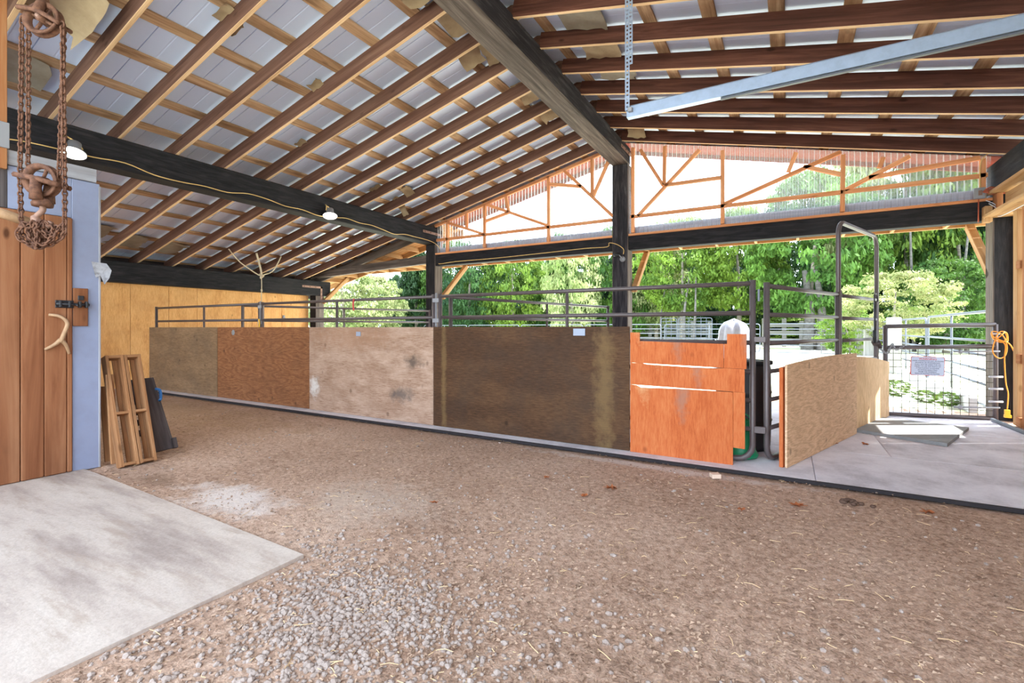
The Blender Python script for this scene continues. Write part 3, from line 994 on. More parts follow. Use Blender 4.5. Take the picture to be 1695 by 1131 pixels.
# ================================================================== CHAIN HOIST
ho = thing('chain_hoist', 'rusty chain hoist with two pulley blocks hanging before the tack room', 'hoist', (-4.75, 1.32, 1.85))
U = Vector((-4.75, 1.32, 3.52))           # upper sheave centre
ax = Vector((0.55, -0.83, 0.0)).normalized()   # sheave axle
sd = Vector((0.83, 0.55, 0.0)).normalized()    # across the sheave


def sheave(c, r, parent, tilt=0.0):
    a = (ax + Vector((0, 0, tilt))).normalized()
    m = MB()
    m.lathe([(r * .72, -.016), (r, -.03), (r, -.018), (r * .88, 0), (r, .018), (r, .03), (r * .72, .016), (r * .72, -.016)], c, 24, a)
    for k in range(4):
        t = k * math.pi / 2 + 0.4
        e = a.orthogonal().normalized()
        d = (e * math.cos(t) + a.cross(e) * math.sin(t))
        m.tube([Vector(c) + d * 0.02, Vector(c) + d * r * 0.75], 0.012, 6)
    m.lathe([(0, -.04), (.028, -.04), (.028, .04), (0, .04)], c, 10, a)
    sv = m.build('sheave', M['rust'], parent)
    m = MB()
    m.lathe([(0, -.055), (.016, -.055), (.016, .055), (0, .055)], c, 8, a)
    m.build('axle_pin', M['bracket'], sv)
    return sv


sheave(U, 0.125, ho, 0.12)
m = MB()
for s in (-1, 1):
    p = [U + ax * 0.05 * s + sd * -0.14 + Vector((0, 0, 0.06)), U + ax * 0.055 * s + Vector((0, 0, 0.035)), U + ax * 0.05 * s + sd * 0.15 + Vector((0, 0, -0.05))]
    m.tube(sweep(p, 5), 0.017, 6)
m.tube(sweep([U + ax * .05 + Vector((0, 0, .03)), U + Vector((0, 0, 0.16)), U + Vector((0, 0, 0.26))], 5), 0.032, 8)
m.tube(sweep([U - ax * .05 + Vector((0, 0, .03)), U + Vector((0, 0, 0.16)), U + Vector((0, 0, 0.26))], 5), 0.032, 8)
m.build('upper_yoke', M['rust'], ho)
m = MB()
hp = [U + Vector((0, 0, 0.25)), U + Vector((0, 0, 0.36)), U + sd * 0.05 + Vector((0, 0, 0.44)), U + Vector((0, 0, 0.52)), U - sd * 0.06 + Vector((0, 0, 0.46))]
m.tube(sweep(hp, 6), 0.016, 8)
m.build('top_hook', M['rust'], ho)
m = MB()
for s in (-1, 1):
    m.tube([U + Vector((0, 0, 0.5)), Vector((-4.75, 1.32 + 0.03 * s, 4.30)), Vector((-4.75, 1.34, 4.45))], 0.008, 6)
m.build('sling', M['rust'], ho)
Lw = Vector((-4.735, 1.31, 2.33))
sheave(Lw, 0.12, ho, -0.1)
m = MB()
m.tube([Lw - sd * 0.15 + ax * 0.05 + Vector((0, 0, .03)), Lw + ax * .06, Lw + sd * 0.15 + ax * 0.05 - Vector((0, 0, .04))], 0.02, 6)
m.tube([Lw - sd * 0.15 - ax * 0.05 + Vector((0, 0, .03)), Lw - ax * .06, Lw + sd * 0.15 - ax * 0.05 - Vector((0, 0, .04))], 0.02, 6)
m.tube([Lw + ax * .055, Lw + ax * .05 - Vector((0, 0, .15))], [.03, .04], 8)
m.tube([Lw - ax * .055, Lw - ax * .05 - Vector((0, 0, .15))], [.03, .04], 8)
m.lathe([(0, -.02), (.06, -.02), (.065, .0), (.05, .03), (0.03, .04), (0, .04)], Lw - Vector((0, 0, .17)), 12)
m.build('lower_yoke', M['rust'], ho)
m = MB()
hk_ = [Lw - Vector((0, 0, .18)), Lw - Vector((0, 0, .22)), Lw - sd * .045 - Vector((0, 0, .27)), Lw - sd * .03 - Vector((0, 0, .33)), Lw + sd * .03 - Vector((0, 0, .34)), Lw + sd * .06 - Vector((0, 0, .30))]
m.tube(sweep(hk_, 6), [0.02] * 12 + [0.03] * 12 + [0.018] * 7, 8)
m.build('lower_hook', M['bracket'], ho)


def add_link(m, c, d, twist, pitch=0.03, wire=0.0064):
    """one oval chain link centred at c, long axis d"""
    d = Vector(d).normalized()
    u = d.orthogonal().normalized()
    u = Matrix.Rotation(twist, 3, d) @ u
    hl, hw = pitch * 0.74, pitch * 0.46
    pts = []
    for k in range(10):
        t = 2 * math.pi * k / 10
        pts.append(Vector(c) + d * hl * math.cos(t) + u * hw * math.sin(t))
    m.tube(pts, wire, 5, True)


def chain(name, pts, parent, pitch=0.03):
    m = MB()
    P = [Vector(p) for p in pts]
    L = [0]
    for a, b in zip(P, P[1:]):
        L.append(L[-1] + (b - a).length)
    n = int(L[-1] / pitch)
    j = 0
    for k in range(n):
        s = (k + 0.5) * L[-1] / n
        while j < len(P) - 2 and L[j + 1] < s:
            j += 1
        t = (s - L[j]) / max(1e-6, L[j + 1] - L[j])
        add_link(m, P[j].lerp(P[j + 1], t), P[j + 1] - P[j], (k % 2) * math.pi / 2 + random.uniform(-.25, .25) + 0.5, pitch)
    return m.build(name, M['rust'], parent)


lf, rt = -0.155, 0.145
zt = 3.55
chain('chain', [U + sd * (lf + .005) + Vector((0, 0, .02)), Lw + sd * lf + Vector((0, 0, 0)), Lw + sd * (lf + .01) - Vector((0, 0, .38)), Lw + sd * (lf + .04) - Vector((0, 0, .44))], ho)
chain('chain', [U + sd * (lf + .05) + Vector((0, 0, .0)), Lw + sd * (lf + .055) + Vector((0, 0, .05))], ho)
chain('chain', [U + sd * rt + Vector((0, 0, -.03)), Lw + sd * (rt - .03) + Vector((0, 0, .02))], ho)
chain('chain', [U + sd * (rt + .012) + ax * .03 + Vector((0, 0, -.03)), Lw + sd * (rt + .01), Lw + sd * (rt + .01) - Vector((0, 0, .38)), Lw + sd * (rt - .02) - Vector((0, 0, .43))], ho)
rnd = random.Random(5)
for k in range(15):
    x0 = rnd.uniform(-.15, .02)
    x1 = rnd.uniform(-.02, .15)
    dep = rnd.uniform(.38, .50)
    o1, o2 = rnd.uniform(-.06, .06), rnd.uniform(-.06, .06)
    top = Lw - Vector((0, 0, .30))
    chain('hank_chain', sweep([top, top + sd * x0 * .8 + ax * o1 - Vector((0, 0, .05)), Lw + sd * x0 + ax * o1 - Vector((0, 0, dep - .06)), Lw + sd * (x0 + x1) / 2 + ax * (o1 + o2) / 2 - Vector((0, 0, dep)), Lw + sd * x1 + ax * o2 - Vector((0, 0, dep - .07)), top + sd * x1 * .8 + ax * o2 - Vector((0, 0, .04)), top], 6), ho)

# ================================================================== LAMPS AND CABLE ON THE MIDDLE BEAM
def lamp(name, label, y, energy):
    t = thing(name, label, 'lamp', (-7.22, y, 3.28))
    c = Vector((-7.215, y, 3.285))
    axl = (-0.28, 0.2, 1)
    m = MB()
    m.lathe([(0.02, 0.15), (0.062, 0.145), (0.068, 0.07), (0.085, 0.05), (0.125, 0.012), (0.128, 0.0), (0.12, 0.003)], c, 24, axl)
    sh_ = m.build('shade', M['grey'], t)
    m = MB()
    m.lathe([(0, 0.0), (0.119, 0.003)], c, 24, axl)
    d = m.build('lens', M['lamp'], sh_)
    m = MB()
    m.tube([c + Vector((0, 0, .12)), c + Vector((-.07, 0, .16)), c + Vector((-.11, 0, .17))], 0.012, 6)
    m.build('bracket_arm', M['bracket'], t)
    m = MB()
    m.tube(sweep([c + Vector((-.02, -.07, .1)), c + Vector((.03, -.1, .16)), c + Vector((-.06, -.05, .2)), c + Vector((-.06, .06, .15)), c + Vector((-.1, .12, .1))], 5), 0.009, 6)
    m.build('cable_loop', M['cable'], t)
    L = bpy.data.lights.new(name + '_light', 'SPOT')
    L.energy = energy
    L.spot_size = R(160)
    L.spot_blend = 0.6
    L.color = (1, .9, .74)
    L.shadow_soft_size = 0.1
    lo = bpy.data.objects.new(name + '_light', L)
    COL.objects.link(lo)
    lo.location = c + Vector((0, 0, -.02))
    return t


lamp('work_lamp', 'lit round work lamp on the black beam above the blue wall', 2.26, 60)
lamp('work_lamp', 'lit round work lamp midway along the black beam', 5.87, 60)
cp = [(-7.305, -0.7, 3.34)]
for k in range(28):
    y = -0.4 + 0.32 * k
    cp.append((-7.305, y, 3.31 + 0.03 * math.sin(y * 3.1) + 0.02 * math.sin(y * 7.3)))
cp += [(-7.30, 8.8, 3.30), (-7.29, 9.1, 3.2), (-7.3, 9.18, 3.0), (-7.26, 9.05, 2.82), (-7.15, 9.0, 2.78), (-6.7, 8.99, 2.80), (-5.6, 8.995, 2.80), (-4.4, 8.99, 2.82), (-3.5, 8.995, 2.84), (-3.05, 8.985, 2.83), (-3.0, 8.97, 2.9), (-2.85, 8.97, 2.86), (-2.72, 8.97, 2.76), (-2.72, 8.97, 2.66)]
tag(tube('power_cable', sweep(cp, 4), 0.007, M['cable'], None, 6), 'yellow cable stapled along the black beam and header', 'cable')
fl = thing('flood_light', 'small grey motion flood light on the centre post', 'light', (-2.75, 8.98, 2.62))
m = MB()
m.lathe([(0, .03), (.05, .03), (.055, 0), (0, 0)], (-2.74, 8.99, 2.57), 14, (0, -1, 0))
m.build('base', M['grey'], fl)
m = MB()
m.lathe([(0, 0.1), (.03, .1), (.04, 0), (.035, 0), (0, .01)], (-2.80, 8.95, 2.66), 12, (-0.9, -0.4, -0.1))
m.build('head', M['black'], fl)
m = MB()
m.tube([(-2.74, 8.97, 2.58), (-2.8, 8.95, 2.65)], .012, 6)
m.build('arm', M['grey'], fl)

# rope halter hanging from a rafter near the wall
rp = thing('rope_halter', 'pale rope tied in a knot below the far left rafters', 'rope', (-10.6, 6.7, 2.1))
kx, ky = -10.6, 6.7
m = MB()
m.tube(sweep([(kx, ky - .75, 2.98), (kx, ky - .5, 2.72), (kx, ky - .12, 2.50), (kx, ky, 2.46)], 6), .013, 6)
m.tube(sweep([(kx, ky + .5, 2.98), (kx, ky + .3, 2.62), (kx, ky + .08, 2.5), (kx, ky, 2.46)], 6), .013, 6)
m.tube(sweep([(kx, ky - .12, 2.98), (kx, ky - .02, 2.62), (kx, ky, 2.48)], 6), .024, 6)
m.build('sling', M['rope'], rp)
m = MB()
m.tube(sweep([(kx - .03, ky - .03, 2.50), (kx + .03, ky + .03, 2.47), (kx - .03, ky + .02, 2.43), (kx + .02, ky - .03, 2.41), (kx, ky, 2.46)], 5), .022, 6)
m.build('knot', M['rope'], rp)
tube('end_knot', [(kx, ky, 2.15), (kx + .01, ky, 2.10)], .022, M['rope'], rp, 6)
m = MB()
m.tube(sweep([(kx, ky, 2.44), (kx + .01, ky, 2.2), (kx, ky, 2.0), (kx + .01, ky, 1.86)], 5), .011, 6)
m.build('tail', M['rope'], rp)

# galvanised door track and its perforated hanger
tr = thing('door_track', 'long galvanised steel track crossing below the right rafters', 'track', (0.6, 4.5, 3.28))
m = MB()
x0, x1, y, z = -1.32, 2.62, 4.5, 3.29
prof = [(-.045, .05), (-.03, .065), (.03, .065), (.045, .05), (.045, .044), (.03, .05), (-.02, .05), (-.03, .04), (-.03, -.03), (-.02, -.04), (.02, -.04), (.02, -.048), (-.045, -.048)]
vs = [(x0, y + a, z + b) for a, b in prof] + [(x1, y + a, z + b) for a, b in prof]
n = len(prof)
m.add(vs, [(i, (i + 1) % n, n + (i + 1) % n, n + i) for i in range(n)] + [tuple(reversed(range(n))), tuple(range(n, 2 * n))])
m.build('rail', M['strut'], tr, False)
xbox('lower_angle', -0.5, 2.62, 4.47, 4.50, 3.225, 3.238, M['galv'], tr, 0.001)
xbox('end_bolt', -1.30, -1.26, 4.42, 4.46, 3.28, 3.32, M['grey'], tr)
hg = thing('perforated_hanger', 'perforated steel angle hanging down to the end of the track', 'hanger', (-1.3, 4.47, 3.35))


def perforated(name, x, y, z0, z1, w, parent):
    """flat strip with a row of punched holes, folded into an angle"""
    pitch = 0.038
    nh = int((z1 - z0) / pitch)
    m = MB()
    t = 0.003
    for k in range(nh):
        a = z0 + k * pitch
        m.box((x, y, a + pitch * .25), (w, t, pitch * .5))
        m.box((x - w * .36, y, a + pitch * .75), (w * .28, t, pitch * .5))
        m.box((x + w * .36, y, a + pitch * .75), (w * .28, t, pitch * .5))
    m.box((x - w / 2, y + w / 2, (z0 + z0 + nh * pitch) / 2), (t, w, nh * pitch))
    return m.build(name, M['strut'], parent, False)


perforated('long_angle', -1.305, 4.43, 3.30, 4.42, 0.042, hg)
perforated('short_angle', -1.275, 4.425, 3.72, 4.42, 0.042, hg)

# ================================================================== STALL FRONT: PLYWOOD AND STEEL PANELS
def sheet(label, x0, x1, z0, z1, mat, y=4.70, t=0.018, cut=None, name='plywood_panel'):
    o = box(name, ((x0 + x1) / 2, y + t / 2, (z0 + z1) / 2), (x1 - x0, t, z1 - z0), mat, None, 0.002)
    return tag(o, label, 'panel', 'plywood on the stall front')


sheet('greyish worn board, leftmost on the stall front', -11.20, -8.73, 0.03, 1.262, M['osb'])
sheet('orange-brown plywood panel with wavy grain', -8.72, -6.25, 0.03, 1.262, M['ply_brown'], 4.702)
sheet('pale pinkish plywood panel with white and black stains', -6.24, -3.86, 0.025, 1.26, M['ply_pink'], 4.70)
sheet('dark brown plywood panel left of the orange one', -3.85, -1.363, 0.025, 1.263, M['ply_dark'], 4.698)
ob = thing('orange_barrier', 'bright orange plywood barrier pieced together beside the steel corner posts', 'panel', (-0.85, 4.70, 0.02), 'plywood on the stall front')


def opiece(name, pts, mat, y=4.70, t=0.018):
    m = MB()
    n = len(pts)
    m.add([(x, y, z) for x, z in pts] + [(x, y + t, z) for x, z in pts], [tuple(range(n)), tuple(reversed(range(n, 2 * n)))] + [((i + 1) % n, i, n + i, n + (i + 1) % n) for i in range(n)])
    return m.build(name, mat, ob, False)


opiece('top_board', [(-1.355, .905), (-.502, .888), (-.502, 1.105), (-1.262, 1.12), (-1.262, 1.205), (-1.355, 1.205)], M['ply_orange'], 4.70)
opiece('end_board', [(-.498, .888), (-.315, .885), (-.315, 1.195), (-.473, 1.195), (-.473, 1.105), (-.498, 1.105)], M['ply_orange'], 4.698)
opiece('middle_board', [(-1.355, .688), (-.330, .676), (-.330, .882), (-.50, .886), (-.60, .876), (-1.19, .892), (-1.24, .902), (-1.355, .902)], M['ply_orange'], 4.702)
opiece('bottom_board', [(-1.355, .02), (-.425, .018), (-.425, .672), (-.90, .672), (-1.25, .662), (-1.30, .684), (-1.355, .685)], M['ply_orange'], 4.699)
opiece('side_board', [(-.424, .175), (-.328, .172), (-.328, .674), (-.424, .675)], M['ply_orange'], 4.706)

tg = [((-5.183, 4.692, 1.166), (.09, .06), 'small grey tag near the top of the pale stained panel'), ((-1.894, 4.69, 1.206), (.135, .075), 'grey label plate at the top right of the dark panel')]
for (c, s, lb) in tg:
    o = box('label_plate', c, (s[0], .006, s[1]), M['tag'])
    tag(o, lb, 'tag')
m = MB()
m.lathe([(0, .006), (.035, .006), (.05, 0)], (-8.24, 4.70, 1.17), 7, (0, -1, 0))
tag(m.build('bumper_pad', M['loose']), 'dark grey patch near the top left of the wavy plywood', 'patch')

TR = 0.021


def livestock_panel(label, p0, p1, zs, mids, group='brown livestock panels', mat='tube', r=TR, cat='panel', name='livestock_panel', top_round=False):
    """tube panel between two ground points: round-cornered frame, rails, uprights"""
    p0, p1 = Vector((*p0, 0)), Vector((*p1, 0))
    d = (p1 - p0).normalized()
    L = (p1 - p0).length
    t = thing(name, label, cat, tuple((p0 + p1) / 2), group)
    P = lambda s, z: p0 + d * s + Vector((0, 0, z))
    zt, zb, q = zs[0], 0.05, 0.13
    arc = lambda cs, cz, a0: [P(cs + q * math.cos(a0 + k * math.pi / 8), cz + q * math.sin(a0 + k * math.pi / 8)) for k in range(5)]
    if top_round:
        pts = arc(q, zb + q, math.pi) + arc(L - q, zb + q, -math.pi / 2) + arc(L - q, zt - q, 0) + arc(q, zt - q, math.pi / 2)
        tube('frame', pts, r * 1.15, M[mat], t, 8, True)
        rails = zs[1:]
    else:
        pts = [P(0, zt + .03)] + arc(q, zb + q, math.pi) + arc(L - q, zb + q, -math.pi / 2) + [P(L, zt + .03)]
        tube('frame', pts, r * 1.25, M[mat], t, 8)
        rails = zs
    for z in rails:
        tube('rail', [P(0.01, z), P(L - 0.01, z)], r, M[mat], t, 8)
    for s in mids:
        tube('upright', [P(s, zb), P(s, zt)], r * .9, M[mat], t, 8)
    return t


ZS = (1.655, 1.385, 1.115, .85, .59, .33)
livestock_panel('brown tube panel behind the two leftmost plywood boards', (-11.25, 4.85), (-7.72, 4.85), ZS, (1.8,))
livestock_panel('brown tube panel behind the wavy and pale plywood boards', (-7.64, 4.85), (-3.97, 4.85), ZS, (1.83,))
cpn = livestock_panel('brown tube panel behind the dark plywood, ending at the corner posts', (-3.87, 4.85), (-0.275, 4.85), ZS, (1.77,))
xbox('hinge_tab', -0.27, -0.17, 4.83, 4.85, 1.12, 1.17, M['tube'], cpn)
xbox('hinge_tab', -0.27, -0.17, 4.83, 4.85, 0.30, 0.36, M['tube'], cpn)
xbox('sleeve', -0.235, -0.215, 4.835, 4.855, 1.49, 1.60, M['galv'], cpn)
livestock_panel('brown tube divider panel inside the pen, ending at the centre post', (-3.85, 5.05), (-3.05, 9.05), ZS, (2.1,), 'pen divider panels')
livestock_panel('brown tube divider panel inside the pen, left of the middle post', (-8.55, 5.05), (-7.42, 8.9), ZS, (1.9,), 'pen divider panels')
livestock_panel('brown tube panel running from the corner posts back to the arch gate', (-0.165, 4.93), (0.50, 6.66), (1.635, 1.372, 1.11, .85, .59, .33), ())

# connector posts in the middle of the stall front
for x, lb in ((-7.68, 'steel connector pin between the left tube panels'), (-3.92, 'steel connector pin between the middle tube panels')):
    t = thing('connector_pin', lb, 'connector', (x, 4.85, 1.2))
    tube('pin', [(x, 4.835, 0.3), (x, 4.835, 1.70)], .013, M['grey'], t, 6)
    for z in (1.32, 1.58):
        xbox('clip', x - .05, x + .05, 4.82, 4.826, z, z + .05, M['grey'], t)

# bow-topped walk-through gate of the alley
A0, A1 = Vector((0.50, 6.67, 0)), Vector((1.06, 8.14, 0))
dA = (A1 - A0).normalized()
LA = (A1 - A0).length
bg_ = thing('arch_gate', 'tall brown tube arch gate rising above the pale plywood', 'gate', tuple((A0 + A1) / 2))
q = 0.16
PA = lambda s, z: A0 + dA * s + Vector((0, 0, z))
pts = [PA(0.03, 0.02), PA(0.03, 2.49 - q)] + [PA(.03 + q - q * math.cos(k * math.pi / 10), 2.49 - q + q * math.sin(k * math.pi / 10)) for k in range(1, 6)]
pts += [PA(LA - .03 - q + q * math.sin(k * math.pi / 10), 2.49 - q + q * math.cos(k * math.pi / 10)) for k in range(0, 6)] + [PA(LA - .03, 0.02)]
tube('arch', pts, 0.026, M['tube'], bg_, 10)
for s in (0.075, LA - 0.075):
    tube('upright', [PA(s, 0.03), PA(s, 1.69 if s < .5 else 1.64)], .022, M['tube'], bg_, 8)
for z in (1.63, 1.365, 1.10, .84, .58, .32):
    tube('rail', [PA(.08, z), PA(LA - .08, z)], .021, M['tube'], bg_, 8)
m = MB()
m.tube([PA(LA - .1, 1.02) + Vector((.0, -.03, 0)), PA(LA - .02, 1.06) + Vector((.02, -.05, 0)), PA(LA + .03, .98) + Vector((.02, -.05, 0))], .022, 8)
m.tube([PA(LA - .15, 1.06), PA(LA - .03, 1.0)], .03, 8)
m.build('latch', M['dark_wood'], bg_)
lt = thing('latch_rod', 'black rod latch hooked over the arch gate rail', 'latch', tuple(PA(LA - .33, 1.1)))
m = MB()
e = Vector((0.05, -0.03, 0))
m.tube([PA(LA - .33, 1.12) + e, PA(LA - .33, 1.58) + e], .011, 6)
m.tube(sweep([PA(LA - .33, 1.56) + e, PA(LA - .36, 1.68) + e, PA(LA - .24, 1.69) + e, PA(LA - .2, 1.6) + e], 5), .008, 6)
m.build('rod', M['black'], lt)
m = MB()
m.tube([PA(LA - .34, 1.06) + e, PA(LA - .34, 1.22) + e], .022, 8)
m.build('spring', M['black'], lt)

# plywood on the alley side
E1a, E1b = Vector((-0.10, 4.86, 0)), Vector((0.60, 6.84, 0))


def leaning_sheet(label, a, b, zs, mat, off=0.0, t=0.018, name='plywood_panel'):
    """upright sheet between two ground points; zs = (z bottom a, z top a, z bottom b, z top b)"""
    d = (b - a).normalized()
    nrm = Vector((d.y, -d.x, 0))
    a2, b2 = a + nrm * off, b + nrm * off
    mid = (a2 + b2) / 2
    rot = Matrix((d, Vector((-d.y, d.x, 0)), Vector((0, 0, 1)))).transposed()
    L = (b - a).length / 2
    zc = (zs[0] + zs[1]) / 2
    vs = []
    for yy in (-t, 0):
        k = 8
        vs += [(-L, yy, zs[0] - zc), (L, yy, zs[2] - zc)] + [(L - 2 * L * i / k, yy, (zs[3] + (zs[1] - zs[3]) * i / k + 0.02 * math.sin(math.pi * i / k)) - zc) for i in range(k + 1)]
    n = len(vs) // 2
    me = bpy.data.meshes.new(name)
    me.from_pydata(vs, [], [tuple(range(n)), tuple(reversed(range(n, 2 * n)))] + [((i + 1) % n, i, n + i, n + (i + 1) % n) for i in range(n)])
    me.materials.append(mat)
    o = put(name, me, None, mid + Vector((0, 0, zc)), rot)
    return tag(o, label, 'panel', 'plywood along the alley')


leaning_sheet('tan plywood panel with swirly grain beside the steel corner posts', E1a, E1b, (0.022, .925, .022, .955), M['ply_tan'], 0.085)
leaning_sheet('pale plywood panel below the arch gate', Vector((.60, 6.86, 0)), Vector((1.15, 8.36, 0)), (0.03, .915, .03, .78), M['ply_pale'], 0.055)
st = leaning_sheet('narrow orange edge of boards stacked behind the tan plywood panel', Vector((-.125, 4.855, 0)), Vector((.3, 6.06, 0)), (0.022, .90, .022, .90), M['ply_orange'], 0.064, 0.03)
o = tube('floor_pipe', [(0.62, 6.88, .045), (1.16, 8.36, .045)], .022, M['galv'])
tag(o, 'galvanised pipe lying at the foot of the pale plywood', 'pipe')
o = tube('floor_pipe', [(2.34, 8.62, .04), (2.42, 6.3, .04)], .025, M['galv'])
tag(o, 'galvanised pipe on the floor along the right wall', 'pipe')

# ================================================================== WIRE GATE WITH SIGN
G0, G1 = Vector((1.185, 8.40, 0)), Vector((2.40, 8.735, 0))
dG = (G1 - G0).normalized()
nG = Vector((dG.y, -dG.x, 0))
LG = (G1 - G0).length
PG = lambda s, z, o=0.0: G0 + dG * s + nG * o + Vector((0, 0, z))
gt = thing('wire_gate', 'low brown tube gate filled with wire mesh at the right', 'gate', tuple((G0 + G1) / 2))
gate_r = .028
tube('frame', [PG(0, .02), PG(0, 1.285)], .03, M['tube'], gt, 8)
tube('frame', [PG(LG, .02), PG(LG, 1.30)], .03, M['tube'], gt, 8)
tube('rail', [PG(0, 1.27), PG(LG, 1.295)], gate_r, M['tube'], gt, 8)
tube('rail', [PG(0, .975), PG(LG, 1.005)], gate_r, M['tube'], gt, 8)
tube('rail', [PG(0, .05), PG(LG, .04)], gate_r, M['tube'], gt, 8)
m = MB()
for k in range(1, 13):
    m.tube([PG(k * LG / 13, .05), PG(k * LG / 13, .99)], .0035, 4, caps=False)
for k in range(1, 10):
    m.tube([PG(0, .05 + k * .094), PG(LG, .05 + k * .094)], .0035, 4, caps=False)
m.build('wire_mesh', M['wire'], gt)
for z in (.93, .18):
    mm = MB()
    mm.tube([PG(LG * .62, z, .03), PG(LG + .03, z + .01, .03)], .012, 6)
    mm.tube([PG(LG * .665, z, .03), PG(LG * .69, z, .03)], .026, 8)
    mm.build('hinge_rod', M['grey'], gt)
for z in (.60, .44, .27):
    mm = MB()
    mm.tube([PG(LG - .09, z, .035), PG(LG + .06, z, .035)], .014, 6)
    mm.build('strap', M['white'], gt)
mm = MB()
mm.tube([PG(LG + .034 * math.cos(t), 1.17, .034 * math.sin(t)) for t in [k * math.pi / 6 for k in range(12)]], .012, 6, True)
mm.build('strap', M['white'], gt)
lc = chain('latch_chain', sweep([PG(-.09, .97, .05), PG(.0, .90, .05), PG(.06, 1.02, .05), PG(.1, .95, .045), PG(.2, .99, .04)], 6), gt, .024)
lc.data.materials[0] = M['grey']

sg = thing('warning_sign', 'white warning sign with red border on the wire gate', 'sign', tuple(PG(.5, .72, .05)))
sw, sh = .395, .262
sc = PG(.475, .727, .045)
rotS = Matrix((dG, -nG, Vector((0, 0, 1)))).transposed() @ Matrix.Rotation(R(1.5), 3, 'Y')


def rrect(w, h, q, k=4):
    return [(sx * (w / 2 - q) + q * math.cos(a0 + i * math.pi / 2 / k), sz * (h / 2 - q) + q * math.sin(a0 + i * math.pi / 2 / k)) for sx, sz, a0 in ((1, 1, 0), (-1, 1, math.pi / 2), (-1, -1, math.pi), (1, -1, 1.5 * math.pi)) for i in range(k + 1)]


def plate(name, w, h, q, y0, y1, mat):
    pts = rrect(w, h, q)
    n = len(pts)
    me = bpy.data.meshes.new(name)
    me.from_pydata([(x, y0, z) for x, z in pts] + [(x, y1, z) for x, z in pts], [], [tuple(reversed(range(n))), tuple(range(n, 2 * n))] + [(i, (i + 1) % n, n + (i + 1) % n, n + i) for i in range(n)])
    me.materials.append(mat)
    return put(name, me, sg, sc, rotS)


plate('border', sw, sh, .02, -.002, .002, M['red'])
plate('face', sw - .016, sh - .016, .016, -.003, -.0025, M['sign'])


def text(name, s, size, x, z, mat, spread=1.0):
    cu = bpy.data.curves.new(name, 'FONT')
    cu.body = s
    cu.size = size
    cu.align_x = 'CENTER'
    cu.extrude = 0.0003
    cu.offset = size * 0.012
    cu.materials.append(mat)
    tmp = bpy.data.objects.new('lettering_curve', cu)
    me = bpy.data.meshes.new_from_object(tmp)
    bpy.data.objects.remove(tmp)
    me.transform(Matrix.Diagonal((spread, 1, 1, 1)))
    return put(name, me, sg, sc + rotS @ Vector((x, -.0036, z)), rotS @ Matrix.Rotation(R(90), 3, 'X'))


text('heading', 'WARNING', .034, 0, .086, M['red'], 1.25)
for i, s in enumerate(['UNDER WASHINGTON LAW, AN EQUINE', 'SPONSOR OR PROFESSIONAL', 'SHALL NOT BE LIABLE FOR AN', 'INJURY TO OR THE DEATH OF', 'A PARTICIPANT IN EQUINE', 'ACTIVITIES RESULTING', 'FROM THE INHERENT', 'RISKS OF EQUINE ACTIVITIES.']):
    text('lettering', s, .0195, 0, .064 - i * .0247, M['ink'], 1.0 if i == 0 else 1.12)

# orange extension cord on the gate post
ec = thing('extension_cord', 'orange extension cord looped on the gate post, plug hanging down', 'cord', tuple(PG(LG + .06, .2, .06)))
b = PG(LG + .02, 1.13, .055)
V = lambda a, z, o=0.0: b + dG * a + nG * o + Vector((0, 0, z))
loops = [V(-.1, .05), V(-.07, -.03), V(.0, -.07, .02), V(.07, -.02), V(.05, .06), V(.0, .02, .02), V(-.06, -.06), V(-.08, -.2), V(-.02, -.28), V(.05, -.25), V(.06, -.12, .02), V(.02, .0, .03), V(-.02, .06), V(-.09, .07), V(-.08, .0, .02), V(.03, -.06, .03), V(.08, -.05), V(.07, .05), V(.0, .07), V(-.06, -.02, .03), V(.04, -.1, .02), V(.045, -.3), V(.06, -.6), V(.085, -.75), V(.075, -.95)]
tube('cord', sweep(loops, 6), .007, M['orange'], ec, 6)
tube('branch', sweep([V(.04, -.05, .02), V(.1, -.12, .03), V(.17, -.32, .04), V(.24, -.42, .04)], 6), .007, M['orange'], ec, 6)
m = MB()
m.box(V(.075, -1.0), (.05, .04, .08))
m.box(V(.08, -1.045), (.065, .05, .035))
m.build('plug', M['yellow'], ec, False)

# wiring at the top of the right post
eb = thing('junction_box', 'open grey junction box with bare copper wires at the right post top', 'box', (2.31, 8.96, 3.05))
xbox('case', 2.24, 2.36, 8.94, 9.0, 3.04, 3.19, M['grey'], eb, 0.004)
xbox('cover', 2.285, 2.325, 8.932, 8.942, 3.08, 3.15, M['bracket'], eb, 0.002)
m = MB()
rnd = random.Random(3)
for k in range(9):
    a = Vector((2.33, 8.93, 3.12))
    pp = [a] + [a + Vector((0.06 * j + rnd.uniform(-.03, .03), rnd.uniform(-.06, .0), rnd.uniform(-.06, .06))) for j in range(1, 5)]
    m.tube(sweep(pp, 4), .006, 5)
m.build('wires', M['copper'], eb)
m = MB()
m.tube(sweep([(2.56, 8.86, 3.16), (2.60, 8.84, 3.05), (2.59, 8.84, 2.9), (2.55, 8.84, 2.82), (2.6, 8.82, 2.78)], 6), .014, 8)
m.build('conduit', M['white'], eb)
m = MB()
m.tube(sweep([(2.36, 8.93, 3.0), (2.43, 8.88, 2.93), (2.47, 8.87, 2.84), (2.45, 8.86, 2.78)], 6), .006, 6)
m.tube(sweep([(2.38, 8.9, 2.95), (2.45, 8.86, 2.86), (2.46, 8.86, 2.76), (2.5, 8.6, 2.755), (2.5, 7.6, 2.757)], 6), .006, 6)
m.build('loose_wire', M['white'], eb)
tube('drop_wire', sweep([(2.31, 8.96, 3.19), (2.31, 8.96, 3.5), (2.34, 8.9, 3.6), (2.42, 8.7, 3.64)], 6), .007, M['cable'], eb, 6)
